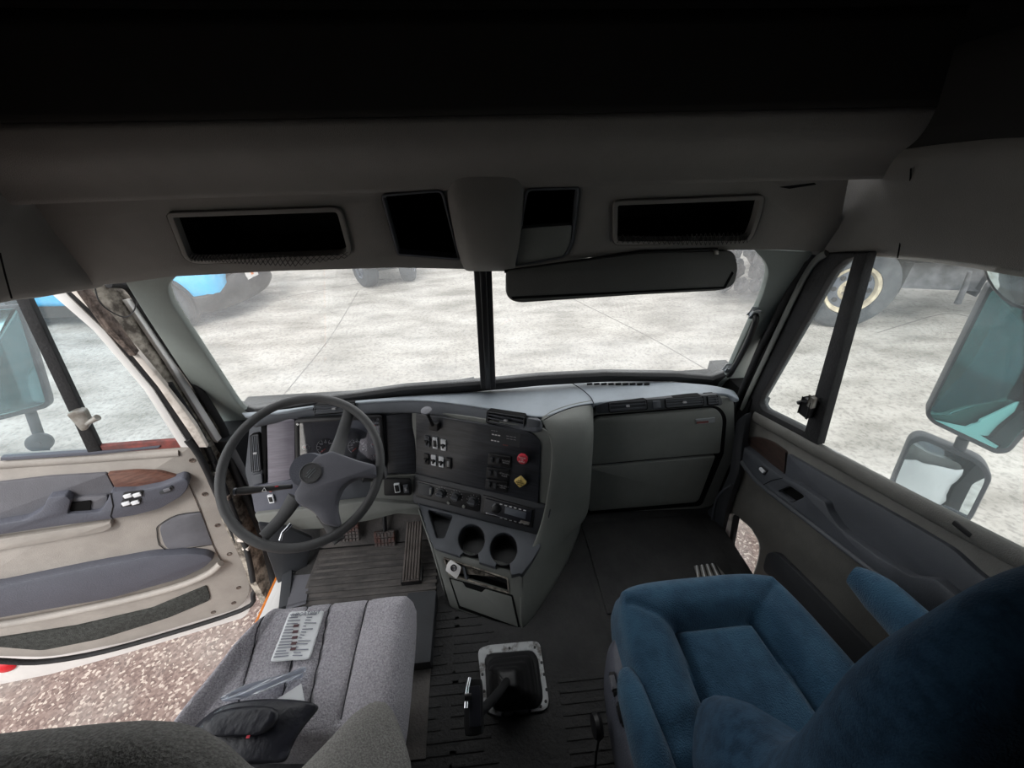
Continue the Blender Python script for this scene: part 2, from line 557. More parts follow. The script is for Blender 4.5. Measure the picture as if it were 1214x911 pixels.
def ground_material():
    m = bpy.data.materials.new('yard_concrete'); MATS['yard_concrete'] = m
    m.use_nodes = True
    t = m.node_tree; b = t.nodes['Principled BSDF']; L = t.links
    b.inputs['Roughness'].default_value = 0.9
    b.inputs['Specular IOR Level'].default_value = 0.2
    co = t.nodes.new('ShaderNodeTexCoord')
    def noise(sc, det=6, st=None):
        n = t.nodes.new('ShaderNodeTexNoise'); n.inputs['Scale'].default_value = sc; n.inputs['Detail'].default_value = det
        s = co.outputs['Object']
        if st:
            mp = t.nodes.new('ShaderNodeMapping'); mp.inputs['Scale'].default_value = st
            L.new(s, mp.inputs['Vector']); s = mp.outputs['Vector']
        L.new(s, n.inputs['Vector']); return n
    def ramp(src, stops):
        r_ = t.nodes.new('ShaderNodeValToRGB')
        while len(r_.color_ramp.elements) < len(stops): r_.color_ramp.elements.new(0.5)
        for e, (p, c) in zip(r_.color_ramp.elements, stops):
            e.position = p; e.color = (*lin(c), 1)
        L.new(src, r_.inputs['Fac']); return r_
    def mix(f, a, c2, mode='MIX'):
        x = t.nodes.new('ShaderNodeMix'); x.data_type = 'RGBA'; x.blend_type = mode
        if isinstance(f, float): x.inputs[0].default_value = f
        else: L.new(f, x.inputs[0])
        L.new(a, x.inputs[6]); L.new(c2, x.inputs[7]); return x.outputs[2]
    far = ramp(noise(1.2, 10, (1, 2.2, 1)).outputs['Fac'], [(0.30, (140, 137, 131)), (0.52, (174, 171, 166)), (0.7, (190, 188, 183))])
    fine = ramp(noise(28, 6).outputs['Fac'], [(0.34, (150, 146, 140)), (0.5, (226, 224, 220)), (0.62, (236, 234, 230))])
    c1 = mix(0.55, far.outputs['Color'], fine.outputs['Color'], 'MULTIPLY')
    vor = t.nodes.new('ShaderNodeTexVoronoi'); vor.inputs['Scale'].default_value = 85
    L.new(co.outputs['Object'], vor.inputs['Vector'])
    sp = t.nodes.new('ShaderNodeSeparateColor'); L.new(vor.outputs['Color'], sp.inputs['Color'])
    agg = ramp(sp.outputs['Red'], [(0.0, (92, 78, 74)), (0.45, (112, 96, 90)), (0.8, (126, 110, 104)), (0.95, (168, 156, 146))])
    sx = t.nodes.new('ShaderNodeSeparateXYZ'); L.new(co.outputs['Object'], sx.inputs['Vector'])
    ln = t.nodes.new('ShaderNodeVectorMath'); ln.operation = 'LENGTH'
    mp = t.nodes.new('ShaderNodeMapping'); mp.inputs['Scale'].default_value = (0.33, 0.42, 1)
    L.new(co.outputs['Object'], mp.inputs['Vector']); L.new(mp.outputs['Vector'], ln.inputs[0])
    ad = t.nodes.new('ShaderNodeMath'); ad.operation = 'ADD'
    n3 = noise(1.5, 5); L.new(ln.outputs['Value'], ad.inputs[0]); L.new(n3.outputs['Fac'], ad.inputs[1])
    mr = t.nodes.new('ShaderNodeMapRange'); mr.inputs['From Min'].default_value = 1.35; mr.inputs['From Max'].default_value = 1.75
    mr.inputs['To Min'].default_value = 1.0; mr.inputs['To Max'].default_value = 0.0
    L.new(ad.outputs[0], mr.inputs['Value'])
    c2 = mix(mr.outputs['Result'], c1, agg.outputs['Color'])  # brown aggregate by the truck; paler distance has the glass haze painted in
    L.new(c2, b.inputs['Base Color'])
    bp = t.nodes.new('ShaderNodeBump'); bp.inputs['Strength'].default_value = 0.5; bp.inputs['Distance'].default_value = 0.03
    n4 = noise(9, 8); L.new(n4.outputs['Fac'], bp.inputs['Height']); L.new(bp.outputs['Normal'], b.inputs['Normal'])
ground_material()

# ================================================================== STRUCTURE
FZ = 1.10      # cab floor
g = struct(mesh_obj('ground', [(-90, -90, -0.1), (90, -90, -0.1), (90, 90, -0.1), (-90, 90, -0.1),
                               (-90, -90, 0), (90, -90, 0), (90, 90, 0), (-90, 90, 0)],
                    [(0, 3, 2, 1), (4, 5, 6, 7), (0, 1, 5, 4), (1, 2, 6, 5), (2, 3, 7, 6), (3, 0, 4, 7)], 'yard_concrete', smooth=False))
def ground_strip(pts, wd):
    P = [pu(x, y, z=0.0) for x, y in pts]
    P = catmull(P, 4)
    vs, fs = [], []
    for i, p in enumerate(P):
        d = (P[min(i+1, len(P)-1)] - P[max(i-1, 0)]).normalized()
        n = V((-d.y, d.x, 0))*(wd*(0.7+0.6*random.random()))
        vs += [p+n+V((0, 0, 0.001)), p-n+V((0, 0, 0.001)), p+n+V((0, 0, 0.004)), p-n+V((0, 0, 0.004))]
    for i in range(len(P)-1):
        a, b = i*4, i*4+4
        fs += [(a+2, a+3, b+3, b+2), (a, a+2, b+2, b), (a+1, b+1, b+3, a+3)]
    return struct(mesh_obj('trim_1', vs, fs, 'joint_dark'))
ground_strip([(425, 345), (395, 395), (360, 440), (318, 490)], 0.006)
ground_strip([(640, 335), (700, 365), (770, 400), (840, 440)], 0.006)
ground_strip([(340, 352), (400, 341), (455, 331)], 0.008)
ground_strip([(970, 540), (1020, 560), (1080, 600), (1140, 640)], 0.004)
ground_strip([(1040, 395), (1120, 372), (1160, 380)], 0.008)

# windshield plane
WS = plane3((0, 1.225, 1.655), (1, 1.225, 1.655), (0, 0.965, 2.19))
WSU = (0, 0, 1)
lpane = [(190, 322), (566, 316), (570, 461), (480, 468), (400, 478), (300, 492), (284, 486), (240, 410)]
rpane = [(584, 316), (905, 290), (918, 312), (905, 350), (860, 450), (846, 457), (720, 452), (588, 460)]
o = struct(plate('window_1', lpane, WS, 0.005, 'glass_windshield', b=0)); 
o = struct(plate('window_2', rpane, WS, 0.005, 'glass_windshield', b=0))
# central mullion and the black gasket round the panes
struct(plate('trim_2', [(561, 312), (583, 312), (588, 462), (570, 462)], WS, 0.03, 'rubber_seal', off=0.03, b=0.006))
struct(plate('trim_2', [(568, 312), (576, 312), (582, 462), (576, 462)], WS, 0.012, 'black_plastic', off=0.04, b=0.004))
def strip_px(name, a, b, P, m, parent=None, off=0.01, t=0.02, bev=0.003):
    """strip between two pixel polylines on plane P"""
    return plate(name, list(a)+list(b)[::-1], P, t, m, parent, b=bev, off=off)
struct(strip_px('trim_3', [(284, 484), (300, 490), (400, 474), (480, 463), (576, 456), (640, 450), (720, 446), (800, 447), (846, 451), (864, 444)],
                [(284, 494), (300, 500), (400, 480), (480, 472), (576, 464), (640, 458), (720, 453), (800, 453), (848, 459), (868, 450)], WS, 'rubber_seal', off=0.015, t=0.03))
# A pillars
APL = Plane(WS.O + WS.N*0.016, WS.N)
pl = struct(plate('wall_front_left_pillar', [(146, 333), (212, 326), (198, 340), (205, 362), (286, 484), (300, 492), (292, 530), (276, 545), (268, 520), (173, 377), (150, 340)],
             APL, 0.02, 'pillar_grey', r=[0, 0, 10, 0, 12, 0, 0, 0, 0, 0, 0], b=0.007))
pr = struct(plate('wall_front_right_pillar', [(893, 296), (975, 299), (955, 312), (884, 448), (876, 478), (872, 500), (858, 470), (848, 456), (861, 446), (904, 352), (913, 318)],
             APL, 0.02, 'pillar_grey', r=[0, 0, 0, 0, 0, 0, 0, 6, 6, 12, 14], b=0.007))
# front bulkhead, floor, rear shell
def cbox(name, lo, hi, m, bev=0.0):
    lo, hi = V(lo), V(hi)
    return struct(box(name, (lo+hi)/2, hi-lo, m, bev=bev))
cbox('floor', (-0.80, -1.4, FZ-0.06), (0.92, 1.34, FZ), 'floor_rubber')
cbox('wall_front', (-0.95, 1.30, 1.0), (0.98, 1.35, 1.62), 'black_matte')
cbox('wall_back', (-1.05, -1.45, 1.0), (1.05, -1.40, 2.95), 'black_matte')
cbox('wall_left', (-1.05, -1.4, 1.0), (-1.0, 0.02, 2.95), 'black_matte')
cbox('wall_right', (1.0, -1.4, 1.0), (1.05, 0.16, 2.95), 'black_matte')
cbox('wall_corner_left', (-1.02, 1.12, 1.0), (-0.91, 1.35, 1.585), 'trim_charcoal')
cbox('wall_corner_right', (0.93, 1.06, 1.0), (1.0, 1.35, 1.66), 'black_matte')
cbox('ceiling', (-1.05, -1.4, 2.86), (1.05, 1.0, 2.91), 'black_matte')
# toe board sloping up under the dash
struct(mesh_obj('wall_toe_board', [(-0.8, 1.02, FZ), (0.92, 1.02, FZ), (0.92, 1.29, 1.42), (-0.8, 1.29, 1.42),
                               (-0.8, 1.06, FZ-0.03), (0.92, 1.06, FZ-0.03), (0.92, 1.31, 1.40), (-0.8, 1.31, 1.40)],
                [(0, 1, 2, 3), (4, 7, 6, 5), (0, 4, 5, 1), (3, 2, 6, 7), (0, 3, 7, 4), (1, 5, 6, 2)], 'floor_rubber', smooth=False))

# ------------------------------------------------------------------ header / overhead
HF = plane3((0, 0.93, 2.195), (1, 0.93, 2.195), (0, 0.84, 2.41))
pockL = rp([(196, 253), (404, 246), (418, 300), (408, 307), (232, 314), (218, 308)], [7, 12, 10, 6, 14, 8])
pockR = rp([(727, 239), (908, 232), (900, 264), (889, 290), (727, 291)], [8, 8, 12, 14, 8])
cubL = rp([(451, 231), (525, 225), (546, 309), (471, 303)], [7, 9, 3, 3])
cubR = rp([(624, 224), (688, 222), (680, 290), (670, 306), (611, 317), (612, 290)], [8, 6, 10, 6, 3, 6])
hd = thing('overhead_console', 'long dark grey overhead header moulding with net pockets and centre cubbies above the windshield', 'overhead console', (0, 0.9, 2.2))
face = [(20, 350), (60, 344), (150, 336), (200, 329), (330, 322), (470, 318), (560, 320), (612, 320), (700, 306), (870, 297), (930, 297), (990, 300), (1010, 196), (900, 200), (600, 203), (300, 208), (60, 218), (10, 260)]
plate('front_panel', face, HF, 0.012, 'trim_header', hd, b=0.003, holes=[pockL, pockR, cubL, cubR])
for nm, pk in (('left', pockL), ('right', pockR)):
    q = frame_ring('pocket_rim', pk, HF, 0.010, 0.02, 'trim_header', hd, off=0.007)
    rc = recess('pocket', pk, HF, 0.10, 'black_matte', hd, off=-0.004)
for cb in (cubL, cubR):
    frame_ring('cubby_rim', cb, HF, 0.005, 0.02, 'trim_dark', hd, off=0.006)
    recess('cubby', cb, HF, 0.11, 'black_matte', hd, off=-0.004)
plate('cubby_door', [(618, 271), (679, 267), (676, 290), (667, 305), (613, 315), (613, 292)], HF, 0.012, 'trim_grey', hd, off=0.004, r=3)
# nets stretched over the pocket fronts
def net(pts_top, pts_bot, P, off, parent, n=26, rows=4):
    bm = bmesh.new()
    def pt(s, t):
        k = s*(len(pts_top)-1); i = min(int(k), len(pts_top)-2); f = k-i
        a = V(pts_top[i])*(1-f)+V(pts_top[i+1])*f; b = V(pts_bot[i])*(1-f)+V(pts_bot[i+1])*f
        c = a*(1-t)+b*t
        return P.hit(c.x, c.y, off)
    def seg(a, b, r_=0.0005):
        d = (b-a); L_ = d.length
        if L_ < 1e-5: return
        x, y, z = axes(d)
        bxm(bm, (a+b)/2, (r_*2, r_*2, L_), (x, y, z))
    for i in range(n):
        for j in range(rows):
            s0, s1, sm = i/n, (i+1)/n, (i+0.5)/n
            t0, t1 = j/rows, (j+1)/rows
            if j % 2 == 0:
                seg(pt(s0, t0), pt(sm, t1)); seg(pt(sm, t1), pt(s1, t0))
            else:
                seg(pt(sm, t0), pt(s0, t1)); seg(pt(sm, t0), pt(s1, t1))
    return stuff(bmobj('net', bm, 'net_black', parent, smooth=False))
net([(225, 302), (260, 302), (300, 301), (350, 303), (412, 299)], [(225, 310), (260, 311), (300, 314), (350, 316), (412, 306)], HF, 0.012, hd, 34, 3)
net([(732, 278), (790, 280), (840, 276), (890, 276)], [(732, 288), (790, 290), (840, 291), (886, 288)], HF, 0.010, hd, 28, 2)
# centre bulge between the cubbies
def hfp(px, py, off): return HF.hit(px, py, off)
rows = []
for (y, xl, xr, o1) in ((204, 545, 612, 0.0), (222, 530, 620, 0.012), (250, 536, 618, 0.03), (280, 541, 614, 0.045), (300, 546, 611, 0.05), (316, 552, 608, 0.045), (321, 556, 605, 0.01)):
    rows.append([hfp(xl-3, y, -0.002), hfp(xl+3, y, o1*0.75), hfp(xl*0.7+xr*0.3, y, o1), hfp(xl*0.3+xr*0.7, y, o1), hfp(xr-3, y, o1*0.75), hfp(xr+3, y, -0.002)])
surf('centre_bulge', rows, 'trim_header', hd, 0.003, 2)
# lip and roof dome above the header, running back to the sleeper
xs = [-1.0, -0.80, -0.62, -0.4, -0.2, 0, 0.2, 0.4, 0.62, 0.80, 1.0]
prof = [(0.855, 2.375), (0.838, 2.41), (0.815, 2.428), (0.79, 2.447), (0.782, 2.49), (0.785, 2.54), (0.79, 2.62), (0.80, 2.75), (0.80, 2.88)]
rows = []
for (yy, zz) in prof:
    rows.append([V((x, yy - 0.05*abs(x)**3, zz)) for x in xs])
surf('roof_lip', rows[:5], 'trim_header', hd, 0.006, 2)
surf('roof_shade_band', rows[4:7], 'liner_shade', hd, 0.006, 2)  # bands darken in steps upward, painting the roof's fade into shade
surf('roof_shade_band', rows[6:], 'black_matte', hd, 0.006, 2)
# side runs above the doors
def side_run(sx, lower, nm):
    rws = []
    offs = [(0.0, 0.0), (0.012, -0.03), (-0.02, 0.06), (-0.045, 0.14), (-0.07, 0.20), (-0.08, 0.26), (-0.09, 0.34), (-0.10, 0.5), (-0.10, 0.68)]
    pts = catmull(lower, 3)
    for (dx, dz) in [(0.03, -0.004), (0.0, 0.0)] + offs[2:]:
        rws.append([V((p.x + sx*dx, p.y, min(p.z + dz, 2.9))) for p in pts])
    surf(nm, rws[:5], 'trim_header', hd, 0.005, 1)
    surf('side_shade_band', rws[4:7], 'liner_shade', hd, 0.005, 1)  # painted fade to dark carried on above the doors
    return surf('side_shade_band', rws[6:], 'black_matte', hd, 0.005, 1)
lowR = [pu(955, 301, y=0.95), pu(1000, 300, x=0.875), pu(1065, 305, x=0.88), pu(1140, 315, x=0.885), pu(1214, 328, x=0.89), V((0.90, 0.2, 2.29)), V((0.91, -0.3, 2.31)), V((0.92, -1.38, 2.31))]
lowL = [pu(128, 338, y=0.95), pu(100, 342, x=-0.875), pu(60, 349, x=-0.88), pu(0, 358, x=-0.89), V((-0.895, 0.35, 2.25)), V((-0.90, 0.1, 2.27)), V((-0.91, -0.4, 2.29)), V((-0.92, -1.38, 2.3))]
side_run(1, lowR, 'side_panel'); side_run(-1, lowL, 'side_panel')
# panel seams
def seamline(pts, P, parent, off=0.003, m='black_matte', r_=0.0012):
    return tube('seam', [P.hit(x, y, off) for x, y in pts], r_, m, parent, 5, 3)
tube('seam', [pu(1064, 306, x=0.876), pu(1072, 262, x=0.86), pu(1078, 225, x=0.84), pu(1080, 200, x=0.815)], 0.0014, 'black_matte', hd, 5, 4)
tube('seam', [pu(14, 354, x=-0.878), pu(6, 325, x=-0.86), pu(0, 300, x=-0.84)], 0.0014, 'black_matte', hd, 5, 4)
for xx in (200, 946):
    plate('scuff', rp([(xx-22, 222), (xx+20, 217), (xx+22, 219), (xx-10, 224)], 1), HF, 0.002, 'black_matte', hd, off=0.0012, b=0)

# sun visor, right
VP = Plane(HF.hit(740, 318, 0.03), (0, -1, 0.12))
vz = thing('sun_visor', 'dark padded sun visor folded down under the right half of the header', 'sun visor', VP.hit(740, 318))
mat('visor_vinyl', (92, 92, 90), 0.7, var=0.05, bump=0.2, bscale=400)
plate('visor_panel', [(600, 321), (760, 300), (872, 297), (876, 318), (872, 338), (858, 345), (760, 350), (612, 360), (600, 352)], VP, 0.018, 'visor_vinyl', vz, r=[8, 0, 10, 6, 8, 10, 0, 12, 8], b=0.006)
plate('visor_edge', [(606, 352), (760, 345), (858, 340), (868, 322), (870, 324), (860, 342), (760, 347), (608, 355)], VP, 0.002, 'black_matte', vz, off=0.001, b=0)
tube('hinge_rod', [VP.hit(598, 322, -0.01), VP.hit(760, 299, -0.01), VP.hit(850, 296, -0.01)], 0.004, 'black_plastic', vz)
plate('clip', [(848, 297), (852, 297), (852, 302), (848, 302)], VP, 0.012, 'bare_metal', vz, off=0.004, b=0.001)

# ================================================================== DASHBOARD
ZT = 1.69
DA, DB = V((-0.70, 1.12, 1.65)), V((-0.30, 1.14, 1.65))
DR = plane3(DA, DB, DA + V((0, -0.07, -0.3)))        # face in front of the driver
CA, CB = pu(492, 489, z=1.65), pu(642, 515, z=1.65)
cn = V((-(CA.y-CB.y), -(CB.x-CA.x), 0)).normalized()
CP = plane3(CA, CB, CA + cn*0.06 + V((0, 0, -0.3)))  # angled switch panel
hA, hB = CP.hit(492, 562), CP.hit(639, 597)
HP = plane3(hA, hB, hA + cn*0.05 + V((0, 0, -0.12)))
tA, tB = HP.hit(494, 596), HP.hit(641, 634)
TP = plane3(tA, tB, tA + cn*0.20 + V((0, 0, -0.05)))
GL = Plane((0.6, 1.045, 1.5), (-0.05, -1, 0.06))      # glove box face
f1, f2 = pu(530, 725, z=FZ), pu(612, 745, z=FZ)
f3 = TP.hit(599, 682)
LP = plane3(f1, f2, V((f3.x, f3.y, f3.z)) + V((0, 0.03, 0)))
db = thing('dashboard', 'wraparound grey and black truck dashboard with wood-look panels below the windshield', 'dashboard', (0, 1.0, FZ))

# top deck
fr_edge = [(290, 493), (327, 491), (372, 481), (430, 477), (480, 474), (516, 475), (578, 484), (612, 490), (644, 497), (662, 488), (682, 481), (703, 478), (760, 473), (820, 468), (862, 465), (876, 474)]
bk_edge = [(286, 490), (330, 487), (390, 480), (440, 474), (480, 470), (530, 466), (578, 462), (612, 459), (640, 456), (665, 454), (685, 453), (705, 452), (760, 451), (815, 453), (850, 457), (868, 462)]
r0, r1, r2, r3, r4 = [], [], [], [], []
for (a, b_) in zip(fr_edge, bk_edge):
    A = pu(*a, z=ZT); B = V((A.x*1.0, 1.215, 1.668))
    Bk = pu(*b_, z=1.675); Bk.y = max(min(Bk.y, 1.235), A.y+0.02)
    r0.append(A + V((0, 0.004, -0.02))); r1.append(A); r2.append(A*0.6+Bk*0.4 + V((0, 0, 0.004))); r3.append(Bk); r4.append(Bk+V((0, 0.03, -0.03)))
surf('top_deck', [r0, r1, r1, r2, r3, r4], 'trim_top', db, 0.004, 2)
tube('deck_seam', [pu(679, 455, z=1.692), pu(690, 462, z=1.694), pu(700, 471, z=1.695), pu(704, 479, z=1.694)], 0.0015, 'black_matte', db, 5, 3)
tube('deck_seam', [pu(703, 479, z=1.694), pu(680, 483, z=1.695), pu(660, 490, z=1.695), pu(645, 498, z=1.693)], 0.0015, 'black_matte', db, 5, 3)
for dx in range(9):
    box('defrost_slot', pu(699+dx*8.5, 455.5, z=1.688), (0.02, 0.006, 0.006), 'black_matte', db, bev=0.001)
# front band under the deck edge
band = [(300, 496), (327, 491), (372, 481), (430, 477), (480, 474), (516, 475), (578, 484), (612, 490), (644, 497)]
band2 = [(300, 508), (327, 500), (372, 494), (430, 490), (480, 489), (516, 491), (578, 501), (612, 509), (642, 515)]
rws = [[], [], []]
for a, b_ in zip(band, band2):
    A = pu(*a, z=ZT-0.002); B = pu(*b_, z=1.652)
    rws[0].append(A + V((0, 0.006, 0.0))); rws[1].append((A+B)/2 + V((0, -0.006, 0))); rws[2].append(B)
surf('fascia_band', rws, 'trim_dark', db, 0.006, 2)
# driver face
plate('driver_fascia', [(296, 500), (330, 496), (400, 488), (462, 486), (462, 566), (462, 596), (430, 600), (330, 614), (304, 610), (290, 560)], DR, 0.04, 'trim_dark', db, off=-0.012, b=0.004, r=4)
plate('wood_panel', [(316, 499), (349, 497), (350, 566), (318, 578)], DR, 0.02, 'wood_pale', db, r=[8, 3, 3, 4], off=0.0)
plate('wood_panel', [(458, 493), (492, 489), (493, 562), (460, 562)], DR, 0.02, 'wood_black', db, r=2, off=0.0)
plate('black_slot', [(309, 502), (316, 500), (315, 578), (311, 574)], DR, 0.02, 'black_matte', db, off=-0.004)
plate('lower_cover', [(297, 578), (352, 568), (358, 604), (330, 612), (302, 609)], DR, 0.02, 'door_vinyl', db, off=0.004, r=4)
plate('lower_cover', [(440, 566), (496, 562), (500, 600), (452, 598), (438, 592)], DR, 0.02, 'trim_grey', db, off=0.0, r=4)
plate('knee_bolster', [(300, 610), (358, 604), (440, 594), (500, 599), (500, 612), (470, 610), (440, 618), (380, 628), (330, 630), (306, 622)], DR, 0.03, 'trim_grey', db, off=0.02, r=4, b=0.008)
# vertical vent at left and horizontal vents
def vent(poly, P, parent, nsl, horizontal=True, off=0.006, rad=2, tab=True):
    f = frame_ring('vent_frame', poly, P, 0.004, 0.02, 'trim_charcoal', parent, off=off, r=rad)
    recess('vent_throat', poly, P, 0.03, 'black_matte', parent, off=off-0.003, r=rad)
    p = [V(q) for q in poly]
    for k in range(nsl):
        s = (k+0.7)/(nsl+0.4)
        if horizontal: a, b_ = p[0].lerp(p[3], s), p[1].lerp(p[2], s)
        else: a, b_ = p[0].lerp(p[1], s), p[3].lerp(p[2], s)
        A, B = P.hit(a.x, a.y, off-0.006), P.hit(b_.x, b_.y, off-0.006)
        d = (B-A); X = d.normalized(); Z = P.N; Y = Z.cross(X)
        box('slat', (A+B)/2, (d.length*0.97, 0.003, 0.012), 'trim_dark', parent, ax=(X, Y, Z), bev=0.0008)
    if tab:
        c = (p[0]+p[1]+p[2]+p[3])/4
        box('vane_tab', P.hit(c.x, c.y, off+0.002), (0.012, 0.006, 0.008), 'grey_print', parent, ax=pax(P), bev=0.001)
vent([(297, 517), (306, 515), (309, 558), (299, 560)], DR, db, 4, False)
plate('blank_cover', [(298, 564), (310, 562), (311, 573), (300, 575)], DR, 0.008, 'trim_dark', db, off=0.005, r=2)
BND = Plane(pu(396, 485, z=1.67)+V((0, -0.012, 0)), (0, -1, 0.35))
vent([(372, 481.5), (420, 478), (420, 488), (372, 492)], BND, db, 3)
plate('blank_cover', [(330, 492), (368, 483), (368, 493), (332, 499)], BND, 0.01, 'door_vinyl', db, off=0.0, r=2)
bA, bB = pu(578, 492, z=1.672), pu(642, 505, z=1.672)
BN2 = Plane(bA + cn*0.014, cn + V((0, 0, 0.25)))
vent([(578, 488), (622, 495), (621, 511), (577, 501)], BN2, db, 3)
plate('blank_cover', [(625, 496), (641, 499), (640, 511), (636, 514), (624, 511)], BN2, 0.01, 'trim_dark', db, off=0.004, r=3)

# instrument cluster
ic = thing('instrument_cluster', 'black instrument cluster with round gauges and red needles behind the steering wheel', 'gauges', DR.hit(402, 525))
plate('housing', [(349, 498), (453, 493), (457, 556), (351, 566)], DR, 0.012, 'gauge_face', ic, off=0.002, r=4)
frame_ring('bezel', [(349, 498), (453, 493), (457, 556), (351, 566)], DR, 0.012, 0.02, 'black_plastic', ic, off=0.014, r=5)
def gauge(cx, cy, rr, needle, nums, tick=9):
    f = lathe('gauge', [(rr, 0), (rr, 0.003), (rr*0.93, 0.004), (rr*0.92, 0.0015), (0.001, 0.0015)], DR.hit(cx, cy, 0.002), DR.N, 'gauge_face', ic)
    bm = bmesh.new()
    c = DR.hit(cx, cy, 0.0045)
    N = 30
    for k in range(N):
        t = R(-215 + 250*k/(N-1)) + math.pi
        t = R(215 - 250*k/(N-1))
        d = DR.U*math.cos(t)+DR.V*math.sin(t); e = DR.N.cross(d)
        bxm(bm, c+d*rr*0.9, (0.0012, rr*0.2, 0.0006), (d, e, DR.N))
        if k % 3 == 0: bxm(bm, c+d*rr*0.76, (rr*0.2, 0.001, 0.0006), (d, e, DR.N))
    ob = bmobj('dial_marks', bm, 'white_print', f, smooth=False)
    t = R(needle); d = DR.U*math.cos(t)+DR.V*math.sin(t); e = DR.N.cross(d)
    box('needle', c+d*rr*0.35+DR.N*0.002, (rr*0.75, 0.0022, 0.001), 'red_needle', f, ax=(d, e, DR.N), bev=0)
    lathe('needle_hub', [(rr*0.13, 0), (rr*0.13, 0.004), (0.001, 0.005)], c, DR.N, 'black_plastic', f, 12)
    if nums:
        for k, s in enumerate(nums):
            t = R(215 - 250*k/(len(nums)-1))
            q = c + (DR.U*math.cos(t)+DR.V*math.sin(t))*rr*0.58
            z = (q-CAM).dot(C_D); px = CX + F_PX*(q-CAM).dot(C_R)/z; py = CY - F_PX*(q-CAM).dot(C_U)/z
            text('dial_number', s, DR, px, py, rr*0.24, 'white_print', f, off=0.0065)
gauge(387, 531, 0.036, 215, ['0', '5', '10', '15', '20', '25', '30'])
gauge(424, 530, 0.036, 215, ['0', '10', '20', '30', '40', '50', '60', '70', '80'])
for (x, y) in ((363, 531), (446, 505), (444, 528), (447, 541), (444, 516)):
    gauge(x, y, 0.014, 140, None)
for (x, y) in ((353, 503), (448, 497)):
    lathe('screw', [(0.004, 0), (0.004, 0.003), (0.0015, 0.003), (0.0012, 0.001)], DR.hit(x, y, 0.013), DR.N, 'chrome', ic, 12)
plate('lens', [(355, 502), (450, 497), (452, 551), (356, 560)], DR, 0.002, 'gauge_lens', ic, off=0.011, b=0)

# centre panel
plate('centre_panel_frame', [(488, 484), (645, 508), (660, 520), (656, 578), (650, 602), (488, 566)], CP, 0.03, 'trim_grey', db, off=-0.004, b=0.004, r=[0, 8, 8, 0, 0, 0])
plate('wood_panel', [(493, 490), (628, 512), (641, 524), (638, 597), (493, 562)], CP, 0.02, 'wood_black', db, off=0.004, r=[2, 10, 8, 2, 2])
def rocker(cx, cy, P, parent, w_=0.0195, h_=0.044, body='switch_white', insert='black_plastic', off=0.004, name='switch', inner=0.55):
    c = P.hit(cx, cy, off)
    s = box(name, c+P.N*0.003, (w_, h_, 0.008), body, parent, ax=pax(P), bev=0.0025)
    box('rocker', c+P.N*0.006, (w_*inner, h_*inner, 0.009), insert, s, ax=pax(P), bev=0.0015)
    return s
def toggle(cx, cy, P, parent, body='switch_white', off=0.004):
    c = P.hit(cx, cy, off)
    s = box('switch', c+P.N*0.002, (0.0195, 0.044, 0.006), body, parent, ax=pax(P), bev=0.0025)
    lathe('toggle_lever', [(0.006, 0), (0.006, 0.004), (0.0035, 0.005), (0.004, 0.018), (0.001, 0.02)], c+P.N*0.004, P.N+P.U*0.4, 'black_plastic', s, 12)
    box('guard', c+P.N*0.006, (0.018, 0.007, 0.006), 'black_plastic', s, ax=pax(P), bev=0.001)
    return s
toggle(507, 523, CP, db, 'trim_dark'); rocker(516.5, 525, CP, db); toggle(526, 527.5, CP, db)
toggle(506, 544, CP, db, 'black_plastic'); toggle(514.5, 545.5, CP, db); toggle(523.5, 547.5, CP, db)
rocker(532.5, 549, CP, db, body='black_plastic', insert='grey_print', inner=0.5)
# trailer hand brake lever
hb = thing('trailer_brake_lever', 'short lever with oval grey knob in a black housing at top of centre panel', 'lever', CP.hit(512, 510, 0.004))
box('housing', CP.hit(515, 505, 0.012), (0.034, 0.03, 0.022), 'black_plastic', hb, ax=pax(CP), bev=0.005)
a0, a1 = CP.hit(513, 504, 0.02), CP.hit(506, 489, 0.05)
tube('lever_arm', [a0, a0.lerp(a1, 0.5), a1], [0.007, 0.0055, 0.006], 'black_plastic', hb, 10)
lathe('knob', [(0.004, 0), (0.014, 0.001), (0.019, 0.005), (0.018, 0.010), (0.010, 0.013), (0.001, 0.014)], a1, (a1-a0).normalized()+V((0, 0, 1)), 'door_grey', hb, 20)
# instruction sticker
plate('decal', [(581, 506), (617, 514), (616, 531), (580, 523)], CP, 0.001, 'trim_charcoal', db, off=0.0048, b=0)
for (x, y, wd, m_) in ((586, 511, 0.022, 'grey_print'), (588, 516, 0.03, 'white_print'), (587, 523, 0.03, 'white_print'), (606, 518, 0.034, 'grey_print'), (606, 521, 0.034, 'grey_print'), (599, 528, 0.018, 'rust_red')):
    for k in range(3):
        c = CP.hit(x, y, 0.0055) + CP.U*((k-1)*wd*0.36)
        box('decal_print', c, (wd*0.26, 0.0035 if m_ != 'grey_print' else 0.0015, 0.0008), m_, db, ax=pax(CP), bev=0)
# three rocker modules with little lettering
for k, (x0, y0, x1, y1) in enumerate(((579, 538, 606, 551), (577, 554, 604, 566), (576, 568, 602, 580))):
    pb = plate('switch_module', [(x0, y0), (x1, y0+4), (x1-1, y1+5), (x0-1, y1)], CP, 0.012, 'black_plastic', db, off=0.010, r=1.5)
    for j in (0.14, 0.42):
        x = x0+(x1-x0)*j; y = (y0+y1)/2+4*j
        box('rocker', CP.hit(x, y, 0.013), (0.012, 0.02, 0.009), 'trim_charcoal', pb, ax=pax(CP), bev=0.002)
    text('switch_legend', ['ENGINE\nBRAKE', 'FIFTH WHL\nSLIDE', 'INTER AXLE\nLOCK'][k], CP, x0+(x1-x0)*0.77, (y0+y1)/2+3.6, 0.008, 'grey_print', pb, off=0.0108)
